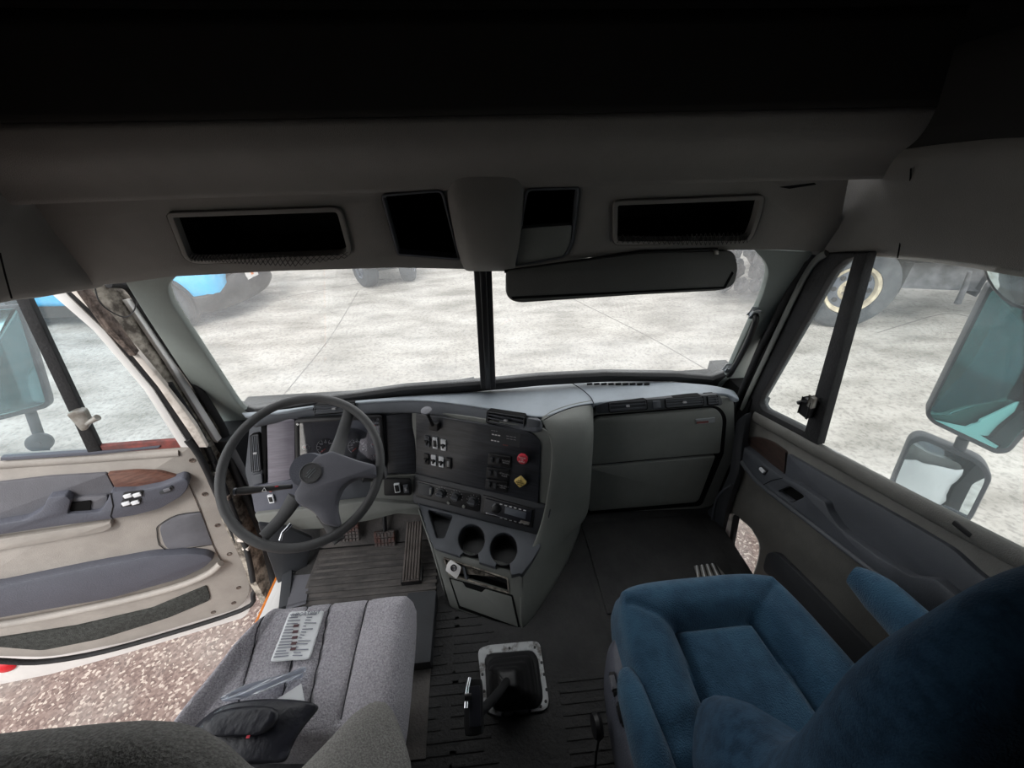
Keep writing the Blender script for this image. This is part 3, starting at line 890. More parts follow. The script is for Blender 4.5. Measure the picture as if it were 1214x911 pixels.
# air valves
def valve(cx, cy, m_, sides, rad, name, label, lines, rot, dome=0.0):
    t = thing(name, label, 'valve knob', CP.hit(cx+3, cy+1, 0.004))
    c0 = CP.hit(cx+3, cy+1, 0.004); c1 = CP.hit(cx, cy, 0.032)
    tube('stem', [c0, c1], 0.009, 'black_plastic', t, 14)
    lathe('collar', [(0.016, 0), (0.016, 0.006), (0.011, 0.008)], c0, CP.N, 'black_plastic', t, 20)
    x, y = CP.U, CP.V
    pts = [(rad*math.cos(R(rot+360*k/sides)), rad*math.sin(R(rot+360*k/sides))) for k in range(sides)]
    pts = rp(pts, rad*0.22, 3)
    vs, fs = prism(pts, [], 0.012, 0.003)
    mesh_obj('knob', [c1 + x*u + y*v + CP.N*(n+0.008) for u, v, n in vs], fs, m_, t)
    for k, s in enumerate(lines):
        text('lettering', s, CP, cx, cy, 0.0065 if sides == 8 else 0.006, 'white_print' if sides == 8 else 'black_plastic', t, off=0.0405)
        TXT[-1] = (TXT[-1][0], TXT[-1][1], c1 + CP.N*0.0086 + CP.V*(0.0075*((len(lines)-1)/2-k)), t, 'lettering', TXT[-1][5])
valve(619.5, 544, 'red_knob', 8, 0.0185, 'trailer_air_valve', 'red octagonal push-pull air valve knob on the black centre panel', ['TRAILER', 'AIR', 'SUPPLY'], 22.5)
valve(617, 571, 'yellow_knob', 4, 0.022, 'parking_brake_valve', 'yellow diamond push-pull parking brake knob on the black centre panel', ['PUSH', 'PARKING', 'BRAKE'], 0)

# HVAC band
plate('control_band', [(490, 563), (493, 562), (640, 597), (654, 602), (650, 620), (642, 636), (493, 598), (489, 596)], HP, 0.05, 'trim_charcoal', db, off=0.006, r=[4, 0, 4, 4, 6, 4, 4, 4], b=0.005)
plate('lower_switch_pod', [(455, 568), (487, 569), (488, 588), (455, 588)], DR, 0.01, 'black_plastic', db, off=0.022, r=3)
rocker(471, 578, DR, db, 0.020, 0.038, 'switch_white', 'black_plastic', off=0.023, inner=0.72); rocker(481.5, 579, DR, db, 0.018, 0.034, 'trim_dark', 'grey_print', off=0.023, inner=0.4)
plate('climate_panel', [(492, 569), (570, 587), (568, 608), (492, 589)], HP, 0.01, 'black_plastic', db, off=0.009, r=3)
plate('blank_cover', [(495, 572), (511, 576), (511, 590), (495, 586)], HP, 0.006, 'trim_charcoal', db, off=0.012, r=2)
rocker(511.5, 582, HP, db, 0.012, 0.03, 'trim_dark', 'trim_grey', off=0.01)
for (x, y) in ((523.5, 585), (541, 589), (561, 594.5)):
    c = HP.hit(x, y, 0.009)
    kb = lathe('climate_knob', [(0.019, 0), (0.018, 0.004), (0.015, 0.005), (0.014, 0.014), (0.012, 0.016), (0.001, 0.016)], c, HP.N, 'trim_charcoal', db, 24)
    box('knob_grip', c+HP.N*0.018, (0.026, 0.006, 0.010), 'trim_dark', kb, ax=pax(HP), bev=0.002)
    bm = bmesh.new()
    for k in range(9):
        t = R(200-27.5*k*1.0)
        d = HP.U*math.cos(t)+HP.V*math.sin(t); bxm(bm, c+d*0.024, (0.004, 0.0015, 0.0008), (d, HP.N.cross(d), HP.N))
    bmobj('dial_marks', bm, 'grey_print', kb, smooth=False)
for (x, y) in ((532, 596), (550, 600.5)):
    lathe('push_button', [(0.006, 0), (0.006, 0.005), (0.001, 0.006)], HP.hit(x, y, 0.009), HP.N, 'trim_grey', db, 14)
# radio
rd = thing('car_radio', 'black car stereo with round volume knob and grey display in the dash', 'radio', HP.hit(602, 606))
plate('sleeve', [(572, 587), (634, 604), (631, 627), (570, 609)], HP, 0.02, 'black_plastic', rd, off=0.010, r=1.5)
plate('faceplate', [(575, 591), (631, 606), (629, 623), (573, 608)], HP, 0.008, 'gauge_face', rd, off=0.014, r=1)
lathe('volume_knob', [(0.016, 0), (0.015, 0.010), (0.012, 0.012), (0.001, 0.012)], HP.hit(588, 603, 0.014), HP.N, 'black_plastic', rd, 24)
lathe('knob_ring', [(0.0185, 0), (0.0185, 0.002), (0.016, 0.002)], HP.hit(588, 603, 0.0142), HP.N, 'chrome', rd, 24)
plate('display', [(599, 601), (624, 608), (622.5, 616), (598, 609)], HP, 0.003, 'lcd', rd, off=0.0155, r=0.5, b=0.0005)
for k in range(6):
    for (y_, m_) in ((598.2, 'white_print'), (612.8, 'grey_print')):
        x = 594+k*5.6
        box('radio_button', HP.hit(x, y_+k*1.45+ (1.5 if y_ > 600 else 0), 0.0155), (0.009, 0.003, 0.002), m_, rd, ax=pax(HP), bev=0.0005)
plate('chrome_trim', [(576, 608), (606, 616.5), (606, 618), (576, 609.6)], HP, 0.003, 'chrome', rd, off=0.016, b=0.0005)
plate('usb_flap', [(617, 617), (628, 620), (627, 623), (616, 620)], HP, 0.003, 'bare_metal', rd, off=0.0165, b=0.0005, r=0.8)

# cup holder tray
ct = thing('cup_holder_tray', 'dark grey cup holder tray with two round wells under the radio', 'cup holder', TP.hit(570, 640))
def arc(cx, cy, rx, ry, a0, a1, n=22):
    return [(cx+rx*math.cos(R(a0+(a1-a0)*k/n)), cy+ry*math.sin(R(a0+(a1-a0)*k/n))) for k in range(n+1)]
tri = rp([(507, 604), (537, 611), (527, 638), (517, 638)], 3)
c1, c2 = ell(559, 640, 15.5, 18), ell(597, 651, 16, 19)
trayo = rp([(494, 597), (641, 635), (641, 648), (631, 665), (618, 682)], 3) + [(606, 682)] + arc(597, 651, 16.3, 19.3, 65, -240) + [(587, 673), (568, 667)] + arc(559, 640, 15.8, 18.3, 62, -235) + rp([(547, 661), (515, 651), (503, 625)], 3)
plate('tray_top', trayo, TP, 0.05, 'tray_grey', ct, off=0.006, b=0.004, holes=[tri])
recess('bin', tri, TP, 0.05, 'trim_charcoal', ct, off=0.003)
for c_ in (c1, c2):
    recess('cup_well', c_, TP, 0.07, 'black_plastic', ct, off=0.002)
    pass

# lower console face
lc = [(505, 640), (603, 676), (616, 680), (622, 752), (612, 750), (533, 722)]
plate('console_face', [(512, 648), (604, 676), (619, 682), (622, 753), (611, 750), (533, 721)], LP, 0.05, 'trim_grey', db, off=0.0, b=0.008, r=[4, 0, 0, 0, 0, 4],
      holes=[rp([(526, 663), (600, 688), (602, 702), (533, 681)], 2)])
recess('coin_bay', [(526, 663), (600, 688), (602, 702), (533, 681)], LP, 0.05, 'black_plastic', db, off=-0.002, r=2)
frame_ring('bay_rim', [(525, 661), (602, 686), (604, 705), (532, 683)], LP, 0.004, 0.01, 'rusty_jamb', db, off=0.004, r=2)
plate('ashtray_gap', [(532, 685), (608, 706), (617, 747), (544, 722)], LP, 0.004, 'black_matte', db, off=0.0012, r=1.5, b=0)
plate('ashtray_door', [(534, 687), (548, 691), (552, 697), (571, 703), (575, 699), (606, 708), (614, 744), (545, 719)], LP, 0.01, 'trim_grey', db, off=0.005, r=1.5)
plate('ashtray_slot', [(550, 691), (574, 699), (571, 704), (552, 698)], LP, 0.004, 'black_matte', db, off=0.002, r=1, b=0)
plate('socket_divider', [(548, 672), (551, 673), (554, 688), (551, 687)], LP, 0.03, 'trim_dark', db, off=0.002, b=0.001)
# lighter socket plate (dangling askew)
ls = thing('power_socket', 'white metal plate with a black round power socket hanging loose in the console bay', 'socket', LP.hit(538, 675, 0.006))
sk = rp([(534, 664), (547, 673), (545, 680), (541, 687), (528, 677), (530, 669)], 1.6)
plate('socket_plate', sk, LP, 0.003, 'white_paint', ls, off=0.010, b=0.001)
lathe('socket_ring', [(0.011, 0), (0.011, 0.003), (0.009, 0.004), (0.008, -0.02), (0.001, -0.02)], LP.hit(538, 673.5, 0.010), LP.N, 'black_plastic', ls, 20)

# console flank wrapping to the glove box
near = [((644, 497), 'z', ZT), ((661, 514), None, None), ((657, 560), None, None), ((651, 600), None, None), ((641, 634), None, None), ((618, 683), None, None), ((622, 752), None, None)]
nearp = [pu(644, 497, z=ZT-0.002), CP.hit(661, 520, 0.0), CP.hit(657, 565, 0.0), HP.hit(651, 602, 0.002), TP.hit(641, 640, 0.002), LP.hit(618, 684, 0.0), LP.hit(622, 752, 0.0)]
farp = [GL.hit(703, 479), GL.hit(702, 500), GL.hit(700, 540), GL.hit(699, 580), GL.hit(698, 607), V((0.36, 1.045, 1.2)), V((0.36, 1.045, FZ+0.001))]
midtop = pu(676, 483, z=ZT-0.002)
rws = []
for k, (a, b_) in enumerate(zip(nearp, farp)):
    bul = V((0.045, -0.03, 0)) if k < 5 else V((0.02, -0.01, 0))
    row = [a + V((-0.012, 0.004, 0)), a]
    for s in (0.2, 0.45, 0.7):
        q = a.lerp(b_, s) + bul*math.sin(math.pi*s)
        row.append(q)
    row += [b_, b_ + V((0.0, 0.02, 0))]
    rws.append(row)
top = [pu(x, y, z=ZT) for x, y in ((643, 497), (645, 497), (653, 491), (664, 486.5), (684, 480.5), (702, 478), (703, 477))]
rws.insert(0, [p + V((0, 0, -0.006)) for p in top]); rws.insert(0, [p + V((0, 0.012, 0.001)) for p in top])
surf('console_flank', rws, 'trim_grey', db, 0.006, 2)
# left flank of console (driver side)
rws = [[TP.hit(494, 597), TP.hit(503, 625), TP.hit(514, 650)],
       [TP.hit(494, 597)+V((0, 0.03, -0.1)), TP.hit(503, 625)+V((0, 0.02, -0.09)), LP.hit(520, 680)],
       [V((-0.22, 1.0, FZ)), V((-0.21, 0.86, FZ)), LP.hit(533, 722)]]
surf('console_flank', rws, 'trim_grey', db, 0.005, 1)

# glove box
plate('glove_surround', [(702, 484), (864, 471), (871, 476), (872, 540), (862, 560), (846, 600), (830, 604), (698, 609)], GL, 0.05, 'trim_grey', db, off=-0.006, r=[4, 6, 6, 8, 6, 6, 4, 4], b=0.006)
gb = thing('glove_box', 'grey glove box with two moulded doors below the passenger air vents', 'glove box', GL.hit(775, 545))
plate('upper_door', [(703, 497), (850, 485), (858, 496), (854, 538), (700, 552)], GL, 0.02, 'trim_grey', gb, off=0.010, r=[9, 10, 8, 3, 3], b=0.005)
plate('lower_door', [(700, 555), (849, 541), (828, 596), (698, 607)], GL, 0.02, 'trim_grey', gb, off=0.010, r=[3, 3, 6, 3], b=0.005)
plate('door_gap', [(701, 493), (852, 481), (862, 494), (858, 538), (832, 600), (697, 610)], GL, 0.01, 'black_matte', gb, off=-0.003, r=[9, 10, 8, 3, 6, 3], b=0)
plate('badge', [(825, 497.5), (848, 495.5), (848, 501.5), (825, 503.5)], GL, 0.003, 'silver_badge', gb, off=0.013, r=1)
plate('badge_stripe', [(826, 500.5), (840, 499.3), (840, 501.5), (826, 502.7)], GL, 0.001, 'rust_red', gb, off=0.0138, b=0)
VB = Plane(GL.hit(780, 480, 0.010), GL.N + V((0, 0, 0.2)))
plate('vent_strip', [(703, 478), (853, 468), (857, 476), (856, 481), (708, 491)], VB, 0.02, 'trim_charcoal', db, off=0.0, r=[3, 3, 3, 3, 3])
vent([(722, 478), (766, 474.5), (767, 485.5), (723, 489)], VB, db, 2, off=0.005)
vent([(789, 473.5), (833, 470.5), (834, 480.5), (790, 484)], VB, db, 3, off=0.005)
vent([(839, 470.5), (850, 469.7), (851, 479.5), (840, 480.3)], VB, db, 3, off=0.005, tab=False, rad=1)
plate('blank_cover', [(774, 476), (783, 475.3), (784, 484), (775, 484.7)], VB, 0.006, 'trim_dark', db, off=0.004, r=1)

# windshield wipers
for pts, lab in (([(408, 474), (450, 467), (520, 459), (562, 452)], 'black windshield wiper arm lying along the left pane'),
                 ([(684, 449), (720, 444), (790, 446), (812, 447)], 'black windshield wiper arm lying along the right pane')):
    wt = thing('windshield_wiper', lab, 'wiper', WS.hit(*pts[0], -0.02))
    tube('wiper_arm', [WS.hit(x, y, -0.03) for x, y in pts], 0.005, 'black_plastic', wt, 8, 4)
    tube('wiper_blade', [WS.hit(x, y-4, -0.018) for x, y in pts], 0.004, 'rubber_seal', wt, 6, 4)
    lathe('pivot', [(0.012, 0), (0.012, 0.02), (0.006, 0.03)], WS.hit(*pts[0], -0.04), WS.N, 'black_plastic', wt, 12)

# ================================================================== STEERING WHEEL
WC = V((-0.503, 0.793, 1.730))
WN = V((0.115, -0.602, 0.790))
WP = Plane(WC, WN)
swt = thing('steering_wheel', 'large dark grey four-spoke steering wheel with a padded hub', 'steering wheel', WC)
RIM = 0.196
rim = [WC + WP.U*(RIM*math.cos(2*math.pi*k/64)) + WP.V*(RIM*math.sin(2*math.pi*k/64)) for k in range(64)]
tube('rim', rim, 0.0118, 'wheel_grip', swt, 14, closed=True)
def wp(px, py, off=0.0): return WP.hit(px, py, off)
for a, b_, c_, w0 in (((398, 540), (405, 518), (414, 487), 0.020), ((432, 560), (446, 562), (457, 560), 0.024), ((350, 590), (334, 614), (312, 637), 0.019), ((385, 608), (392, 622), (402, 642), 0.020)):
    pts = [wp(*a, 0.0), wp(*b_, -0.012), wp(*c_, -0.004)]
    tube('spoke', pts, [w0*1.1, w0*0.85, w0*0.75], 'wheel_grip', swt, 12, 5, flat=0.42, flatdir=WP.N)
# hub pad, a soft loft over the spokes
pad = rp([(346, 588), (372, 541), (392, 534), (425, 546), (445, 551), (446, 566), (420, 566), (403, 578), (396, 600), (402, 626), (382, 622), (370, 606), (352, 598)], [6, 8, 4, 4, 4, 4, 10, 10, 10, 5, 5, 8, 6], 4)
plate('hub_pad', pad, WP, 0.035, 'wheel_pad', swt, off=0.022, b=0.010)
lathe('emblem_ring', [(0.027, 0), (0.027, 0.003), (0.025, 0.004), (0.024, 0.002), (0.001, 0.002)], wp(368.5, 561, 0.022), WP.N, 'wheel_grip', swt, 32)
em = wp(368.5, 561, 0.0245)
for k, (l_, o_) in enumerate(((0.026, -0.004), (0.030, 0.002), (0.014, 0.007))):
    d = (WP.U*0.75 + WP.V*0.66).normalized(); e = WP.N.cross(d)
    box('emblem_stroke', em + e*o_, (l_, 0.0022, 0.001), 'silver_badge', swt, ax=(d, e, WP.N), bev=0)
# steering column and stalk
col_ = thing('steering_column', 'grey steering column shroud behind the wheel, leading down below the dash', 'steering column', WC - WN*0.2)
rws = []
ca = WC - WN*0.03
lathe('shroud', [(0.02, 0), (0.045, 0.0), (0.05, 0.03), (0.052, 0.12), (0.05, 0.2), (0.001, 0.2)], ca, -WN.normalized()+V((0, 0.10, 0.0)), 'door_vinyl', col_, 24)
tube('column_tube', [ca - WN*0.2, ca - WN*0.40 + V((0, 0.05, 0.0))], 0.028, 'black_plastic', col_, 14)
boot = ca - WN*0.33
tube('ignition_key', [wp(345, 622, -0.10), wp(335, 632, -0.09), wp(333, 640, -0.10)], [0.006, 0.004, 0.006], 'chrome', col_, 8)
st = thing('turn_signal_stalk', 'black turn signal stalk with white hazard triangle left of the steering hub', 'stalk', wp(330, 582, -0.03))
SP_ = Plane(wp(310, 581, -0.03), WP.N)
a, b_ = SP_.hit(346, 577), SP_.hit(281, 583)
tube('stalk_arm', [a, a.lerp(b_, 0.25), a.lerp(b_, 0.5), a.lerp(b_, 0.85), a.lerp(b_, 0.98), b_], [0.006, 0.007, 0.008, 0.011, 0.010, 0.004], 'black_plastic', st, 12)
lathe('stalk_cap', [(0.009, 0), (0.010, 0.006), (0.001, 0.008)], b_, (b_-a), 'lcd', st, 14)
tri_ = [SP_.uv(x, y, 0.011) for x, y in ((310, 583), (316, 583), (313, 578))]
if area(tri_) < 0: tri_ = tri_[::-1]
vs, fs = prism(tri_, [inset(tri_, 0.0012)], 0.001, 0)
mesh_obj('hazard_mark', [SP_.at(u, v, 0.0105+n) for u, v, n in vs], fs, 'white_print', st)
box('red_tab', SP_.hit(328, 577, 0.008), (0.008, 0.003, 0.004), 'red_knob', st, ax=pax(SP_), bev=0.0005)
rocker(322, 591, DR, db, 0.018, 0.034, 'switch_white', 'black_plastic', off=0.008, inner=0.6)
rocker(322, 581, DR, db, 0.014, 0.012, 'trim_dark', 'rust_red', off=0.008, inner=0.6)

# ================================================================== PEDALS, MATS, FLOOR
mt = (mesh_obj('floor_mat', [(-0.70, 0.35, FZ+0.001), (-0.22, 0.35, FZ+0.001), (-0.24, 1.0, FZ+0.001), (-0.70, 1.0, FZ+0.001),
              (-0.70, 0.35, FZ+0.01), (-0.22, 0.35, FZ+0.01), (-0.24, 1.0, FZ+0.01), (-0.70, 1.0, FZ+0.01)],
              [(0, 3, 2, 1), (4, 5, 6, 7), (0, 1, 5, 4), (1, 2, 6, 5), (2, 3, 7, 6), (3, 0, 4, 7)], 'mat_dusty', smooth=False))
tag(mt, 'dusty black rubber floor mat with ribs under the pedals', 'floor mat')
bm = bmesh.new()
for k in range(9):
    bxm(bm, V((-0.46, 0.775+k*0.026, FZ+0.012)), (0.46, 0.010, 0.0035), bev=0.001)
stuff(bmobj('rib', bm, 'mat_dusty', mt))
# toe panel in dusty rubber in front of the driver
tb = mesh_obj('toe_mat', [(-0.70, 1.005, FZ+0.012), (-0.24, 1.005, FZ+0.012), (-0.22, 1.25, 1.40), (-0.70, 1.25, 1.40),
                          (-0.70, 1.015, FZ+0.003), (-0.24, 1.015, FZ+0.003), (-0.22, 1.26, 1.39), (-0.70, 1.26, 1.39)],
              [(0, 1, 2, 3), (4, 7, 6, 5), (0, 4, 5, 1), (3, 2, 6, 7), (0, 3, 7, 4), (1, 5, 6, 2)], 'mat_dusty', mt, smooth=False)
def pedal(name, label, cx, cy, y, w_, h_, m_, arm, nx, ny, tilt=0.5, grid=True):
    c = pu(cx, cy, y=y)
    N = V((0, -1, tilt)).normalized(); X = V((1, 0, 0)); Y = N.cross(X)
    t = thing(name, label, 'pedal', c)
    box('pedal_pad', c, (w_, h_, 0.014), m_, t, ax=(X, Y, N), bev=0.004)
    bm = bmesh.new()
    for i in range(nx):
        if grid:
            for j in range(ny):
                bxm(bm, c + X*(w_*((i+0.5)/nx-0.5)) + Y*(h_*((j+0.5)/ny-0.5)) + N*0.009, (w_/nx*0.72, h_/ny*0.72, 0.006), (X, Y, N))
        else:
            bxm(bm, c + X*(w_*((i+0.5)/nx-0.5)) + N*0.009, (w_/nx*0.5, h_*0.95, 0.006), (X, Y, N))
    stuff(bmobj('tread', bm, m_, t))
    if arm:
        top = V((c.x + arm, c.y+0.13, c.z+0.24))
        tube('pedal_arm', [c - N*0.005, c + V((arm*0.5, 0.05, 0.10)), top], [0.008, 0.009, 0.010], 'black_plastic', t, 8, 4)
    return t
pedal('brake_pedal', 'square ribbed brake pedal with worn reddish rubber right of the steering wheel', 457, 645, 1.00, 0.080, 0.105, 'pedal_rubber', 0.01, 6, 5)
pedal('clutch_pedal', 'square ribbed clutch pedal partly hidden behind the steering wheel rim', 414, 631, 1.02, 0.080, 0.07, 'pedal_rubber', 0.01, 6, 5)
ap = thing('accelerator_pedal', 'long narrow ribbed accelerator pedal beside the console', 'pedal', pu(490, 690, z=FZ+0.02))
A0, A1 = pu(487, 690, z=FZ+0.03), pu(492, 619, y=1.03)
Ym = (A1-A0); Yl = Ym.length; Ym.normalize(); Xm = V((1, -0.05, 0)); Xm = (Xm-Ym*Xm.dot(Ym)).normalized(); Nm = Xm.cross(Ym)
box('pedal_pad', (A0+A1)/2, (0.062, Yl, 0.014), 'pedal_ribbed', ap, ax=(Xm, Ym, Nm), bev=0.004)
bm = bmesh.new()
for i in range(6):
    bxm(bm, (A0+A1)/2 + Xm*(0.062*((i+0.5)/6-0.5)) + Nm*0.009, (0.0055, Yl*0.96, 0.006), (Xm, Ym, Nm))
stuff(bmobj('tread', bm, 'pedal_ribbed', ap))
box('pedal_base', A0 + V((0, 0.03, -0.014)), (0.075, 0.06, 0.03), 'black_plastic', ap, bev=0.006)
box('trim_4', V((-0.27, 0.66, FZ+0.03)), (0.10, 0.22, 0.05), 'trim_charcoal', bev=0.012)
struct(bpy.data.objects['trim_4'])
tube('trim_cable', [pu(438, 623, y=1.1), pu(446, 616, y=1.1), pu(456, 611, y=1.12), pu(463, 606, y=1.14)], 0.004, 'grey_print', db, 6, 4)

# rib rows of the cab floor mat between the seats
fm = box('centre_floor_mat', V((0.03, 0.30, FZ+0.003)), (0.60, 1.1, 0.005), 'floor_rubber', bev=0.001)
tag(fm, 'black ribbed rubber mat covering the cab floor between the two seats', 'floor mat')
bm = bmesh.new()
for k in range(26):
    yy = 0.72 - k*0.026
    for (x0, x1) in ((-0.26, -0.17+0.03*math.sin(k)), (-0.16, -0.03-0.02*(k % 3)), (0.15, 0.31)):
        if k > 8 or x0 < 0:
            bxm(bm, V(((x0+x1)/2, yy, FZ+0.0065)), (x1-x0, 0.008, 0.003), bev=0.001)
stuff(bmobj('rib', bm, 'floor_rubber', fm))
fr = box('passenger_floor_mat', V((0.60, 0.86, FZ+0.003)), (0.50, 0.40, 0.006), 'floor_rubber', bev=0.002)
tag(fr, 'dark rubber mat in the passenger footwell under the glove box', 'floor mat')
sp = thing('sill_plate', 'small ribbed aluminium sill plate at the passenger door', 'sill plate', pu(838, 675, z=FZ+0.01))
SPL = Plane((0, 0, FZ+0.012), (0, 0, 1), (0, 1, 0))
plate('plate', [(823, 671), (848, 668), (862, 684), (828, 690)], SPL, 0.01, 'bare_metal', sp, b=0.001)
for k in range(8):
    x = 825+k*3.1
    plate('rib', [(x, 670.5-k*0.4), (x+1.4, 670.4-k*0.4), (x+3.5+k*0.9, 686-k*0.3), (x+2+k*0.9, 686-k*0.3)], SPL, 0.003, 'black_plastic' if k % 2 else 'white_print', sp, off=0.003, b=0)

# shift lever boot plate on the floor
sb = thing('shift_boot', 'square metal ring with black rubber shift boot on the floor between the seats', 'shift boot', (0.02, 0.5, FZ))
po = rp([(566, 770), (578, 765), (632, 760), (640, 762), (651, 832), (648, 842), (590, 850), (574, 842)], [8, 6, 8, 6, 6, 8, 8, 8])
pi_ = rp([(575, 782), (582, 776), (630, 771), (637, 778), (644, 826), (636, 838), (590, 843), (578, 835)], 6)
FP = Plane((0, 0, FZ+0.014), (0, 0, 1), (0, 1, 0))
plate('ring', po, FP, 0.008, 'steel_plate', sb, holes=[pi_], b=0.0015)
uvp = [FP.uv(x, y) for x, y in pi_]
cu_ = sum(p[0] for p in uvp)/len(uvp); cv_ = sum(p[1] for p in uvp)/len(uvp)
rws = []
for k, (s, h) in enumerate(((1.02, -0.004), (0.93, 0.015), (0.88, 0.008), (0.78, 0.045), (0.72, 0.036), (0.56, 0.085), (0.50, 0.078), (0.34, 0.125), (0.2, 0.13), (0.02, 0.131))):
    row = []
    for (u, v) in uvp:
        wob = 1 + 0.05*math.sin(6*math.atan2(v-cv_, u-cu_)+k)
        row.append(FP.at(cu_+(u-cu_)*s*wob-0.02*k/8, cv_+(v-cv_)*s*wob-0.05*k/8, h))
    row.append(row[0]); rws.append(row)
surf('boot', rws, 'black_plastic', sb, 0.003, 1)
for (x, y) in ((578, 778), (572, 800), (574, 820), (604, 769), (634, 768), (642, 786), (645, 800), (648, 818), (647, 832), (610, 847), (628, 844), (641, 838), (596, 848)):
    lathe('bolt', [(0.004, 0), (0.004, 0.002), (0.001, 0.0025)], FP.hit(x, y, 0.0), FP.N, 'black_plastic', sb, 8)
sk_ = thing('gear_shifter', 'black gear shift knob with chrome range selector beside the boot ring', 'gear shifter', FP.at(cu_, cv_, 0.12))
kt = pu(562, 838, z=1.52)
base = FP.at(cu_-0.02, cv_-0.05, 0.12)
tube('shift_rod', [base, base.lerp(kt, 0.5)+V((0, -0.02, 0.02)), kt-V((0, 0, 0.05))], 0.010, 'black_plastic', sk_, 10, 4)
KN = Plane(kt, (0.0, -0.3, 1), (0, 1, 0))
box('knob', kt, (0.035, 0.085, 0.06), 'black_plastic', sk_, ax=(KN.U, KN.V, KN.N), bev=0.012)
box('knob_top', kt+V((0.004, -0.01, 0.032)), (0.022, 0.06, 0.012), 'gauge_face', sk_, ax=(KN.U, KN.V, KN.N), bev=0.005)
tube('selector', [kt+V((-0.006, 0.032, 0.04)), kt+V((-0.010, 0.01, 0.043)), kt+V((-0.012, -0.015, 0.04))], 0.004, 'chrome', sk_, 8, 3)
box('splitter', kt+V((-0.008, 0.0, 0.044)), (0.014, 0.012, 0.006), 'chrome', sk_, bev=0.002)

# ================================================================== SEATS
def dist_seg(px, py, a, b):
    ax_, ay = a; bx_, by = b
    dx, dy = bx_-ax_, by-ay
    t = max(0, min(1, ((px-ax_)*dx+(py-ay)*dy)/(dx*dx+dy*dy+1e-9)))
    return math.hypot(px-ax_-t*dx, py-ay-t*dy)
def cushion(name, FL, FR, BR, BL, zb, m, parent, rad=0.04, hf=None, nx=56, ny=56, corner=0.14):
    """upholstered cushion: 4 top corners, side walls down to zb, height field hf(s,t)"""
    FL, FR, BR, BL = map(V, (FL, FR, BR, BL))
    vs, fs = [], []
    def base(s, t):
        # pull the corners in for a rounded outline
        X, Y = 2*s-1, 2*t-1
        k = corner
        X2 = X*math.sqrt(max(0, 1-k*Y*Y*Y*Y*abs(X)**3)); Y2 = Y*math.sqrt(max(0, 1-k*X*X*X*X*abs(Y)**3))
        s2, t2 = (X2+1)/2, (Y2+1)/2
        return (FL*(1-s2)+FR*s2)*(1-t2) + (BL*(1-s2)+BR*s2)*t2
    wx = (FR-FL).length; wy = (BL-FL).length
    for j in range(ny+1):
        for i in range(nx+1):
            # denser at the edges
            s = 0.5-0.5*math.cos(math.pi*i/nx)*0.6 - 0.2*(1-2*i/nx); t = 0.5-0.5*math.cos(math.pi*j/ny)*0.6 - 0.2*(1-2*j/ny)
            s = min(1, max(0, s)); t = min(1, max(0, t))
            p = base(s, t)
            e = min(s*wx, (1-s)*wx, t*wy, (1-t)*wy)
            d = 0.0
            if e < rad:
                q = 1-e/rad; d = rad*(1-math.sqrt(max(0, 1-q*q)))
            h = hf(s, t) if hf else 0
            p = p + V((0, 0, h - d)); vs.append(p)
    W_ = nx+1
    ring = [i for i in range(W_)] + [j*W_+nx for j in range(1, ny+1)] + [ny*W_+i for i in range(nx-1, -1, -1)] + [j*W_ for j in range(ny-1, 0, -1)]
    for j in range(ny):
        for i in range(nx):
            a = j*W_+i
            fs.append((a, a+1, a+1+W_, a+W_))
    n = len(ring)
    cen = (FL+FR+BR+BL)/4
    prev = ring
    for fz, bul in ((0.25, 0.008), (0.6, 0.010), (0.9, 0.004), (1.0, -0.01)):
        cur = []
        for r_ in ring:
            p = vs[r_]; q = V((p.x, p.y, p.z*(1-fz)+zb*fz))
            d = V((p.x-cen.x, p.y-cen.y, 0)).normalized()
            q += d*bul
            cur.append(len(vs)); vs.append(q)
        for i in range(n):
            j = (i+1) % n
            fs.append((prev[i], prev[j], cur[j], cur[i]))
        prev = cur
    fs.append(tuple(prev))
    return mesh_obj(name, vs, fs, m, parent, ang=70), base

# ---- driver seat
ds = thing('truck_seat', 'grey cloth driver seat with vertical seams at the lower left', 'seat', (-0.45, 0.3, FZ))
FLd, FRd = pu(322, 716, z=1.50), pu(484, 699, z=1.50)
BLd, BRd = pu(196, 880, z=1.47), pu(470, 885, z=1.44)
BLd.z = 1.47; BRd.z = 1.46
# seams in image: three long ones
def unit(px, py, z):
    """pixel on the cushion -> (s,t)"""
    p = pu(px, py, z=z)
    lo = [0.5, 0.5]
    s, t = 0.5, 0.5
    for _ in range(30):
        q = (FLd*(1-s)+FRd*s)*(1-t) + (BLd*(1-s)+BRd*s)*t
        ds_ = ((FRd-FLd)*(1-t)+(BRd-BLd)*t); dt_ = ((BLd-FLd)*(1-s)+(BRd-FRd)*s)
        r_ = p-q
        det = ds_.x*dt_.y-ds_.y*dt_.x
        s += (r_.x*dt_.y-r_.y*dt_.x)/det; t += (ds_.x*r_.y-ds_.y*r_.x)/det
    return s, t
seams_d = []
for a, m_, b_ in (((323, 712), (300, 765), (276, 850)), ((365, 708), (350, 765), (325, 850)), ((393, 705), (380, 765), (362, 850)), ((437, 700), (420, 770), (402, 850))):
    seams_d.append([unit(*a, 1.50), unit(*m_, 1.49), unit(*b_, 1.48)])
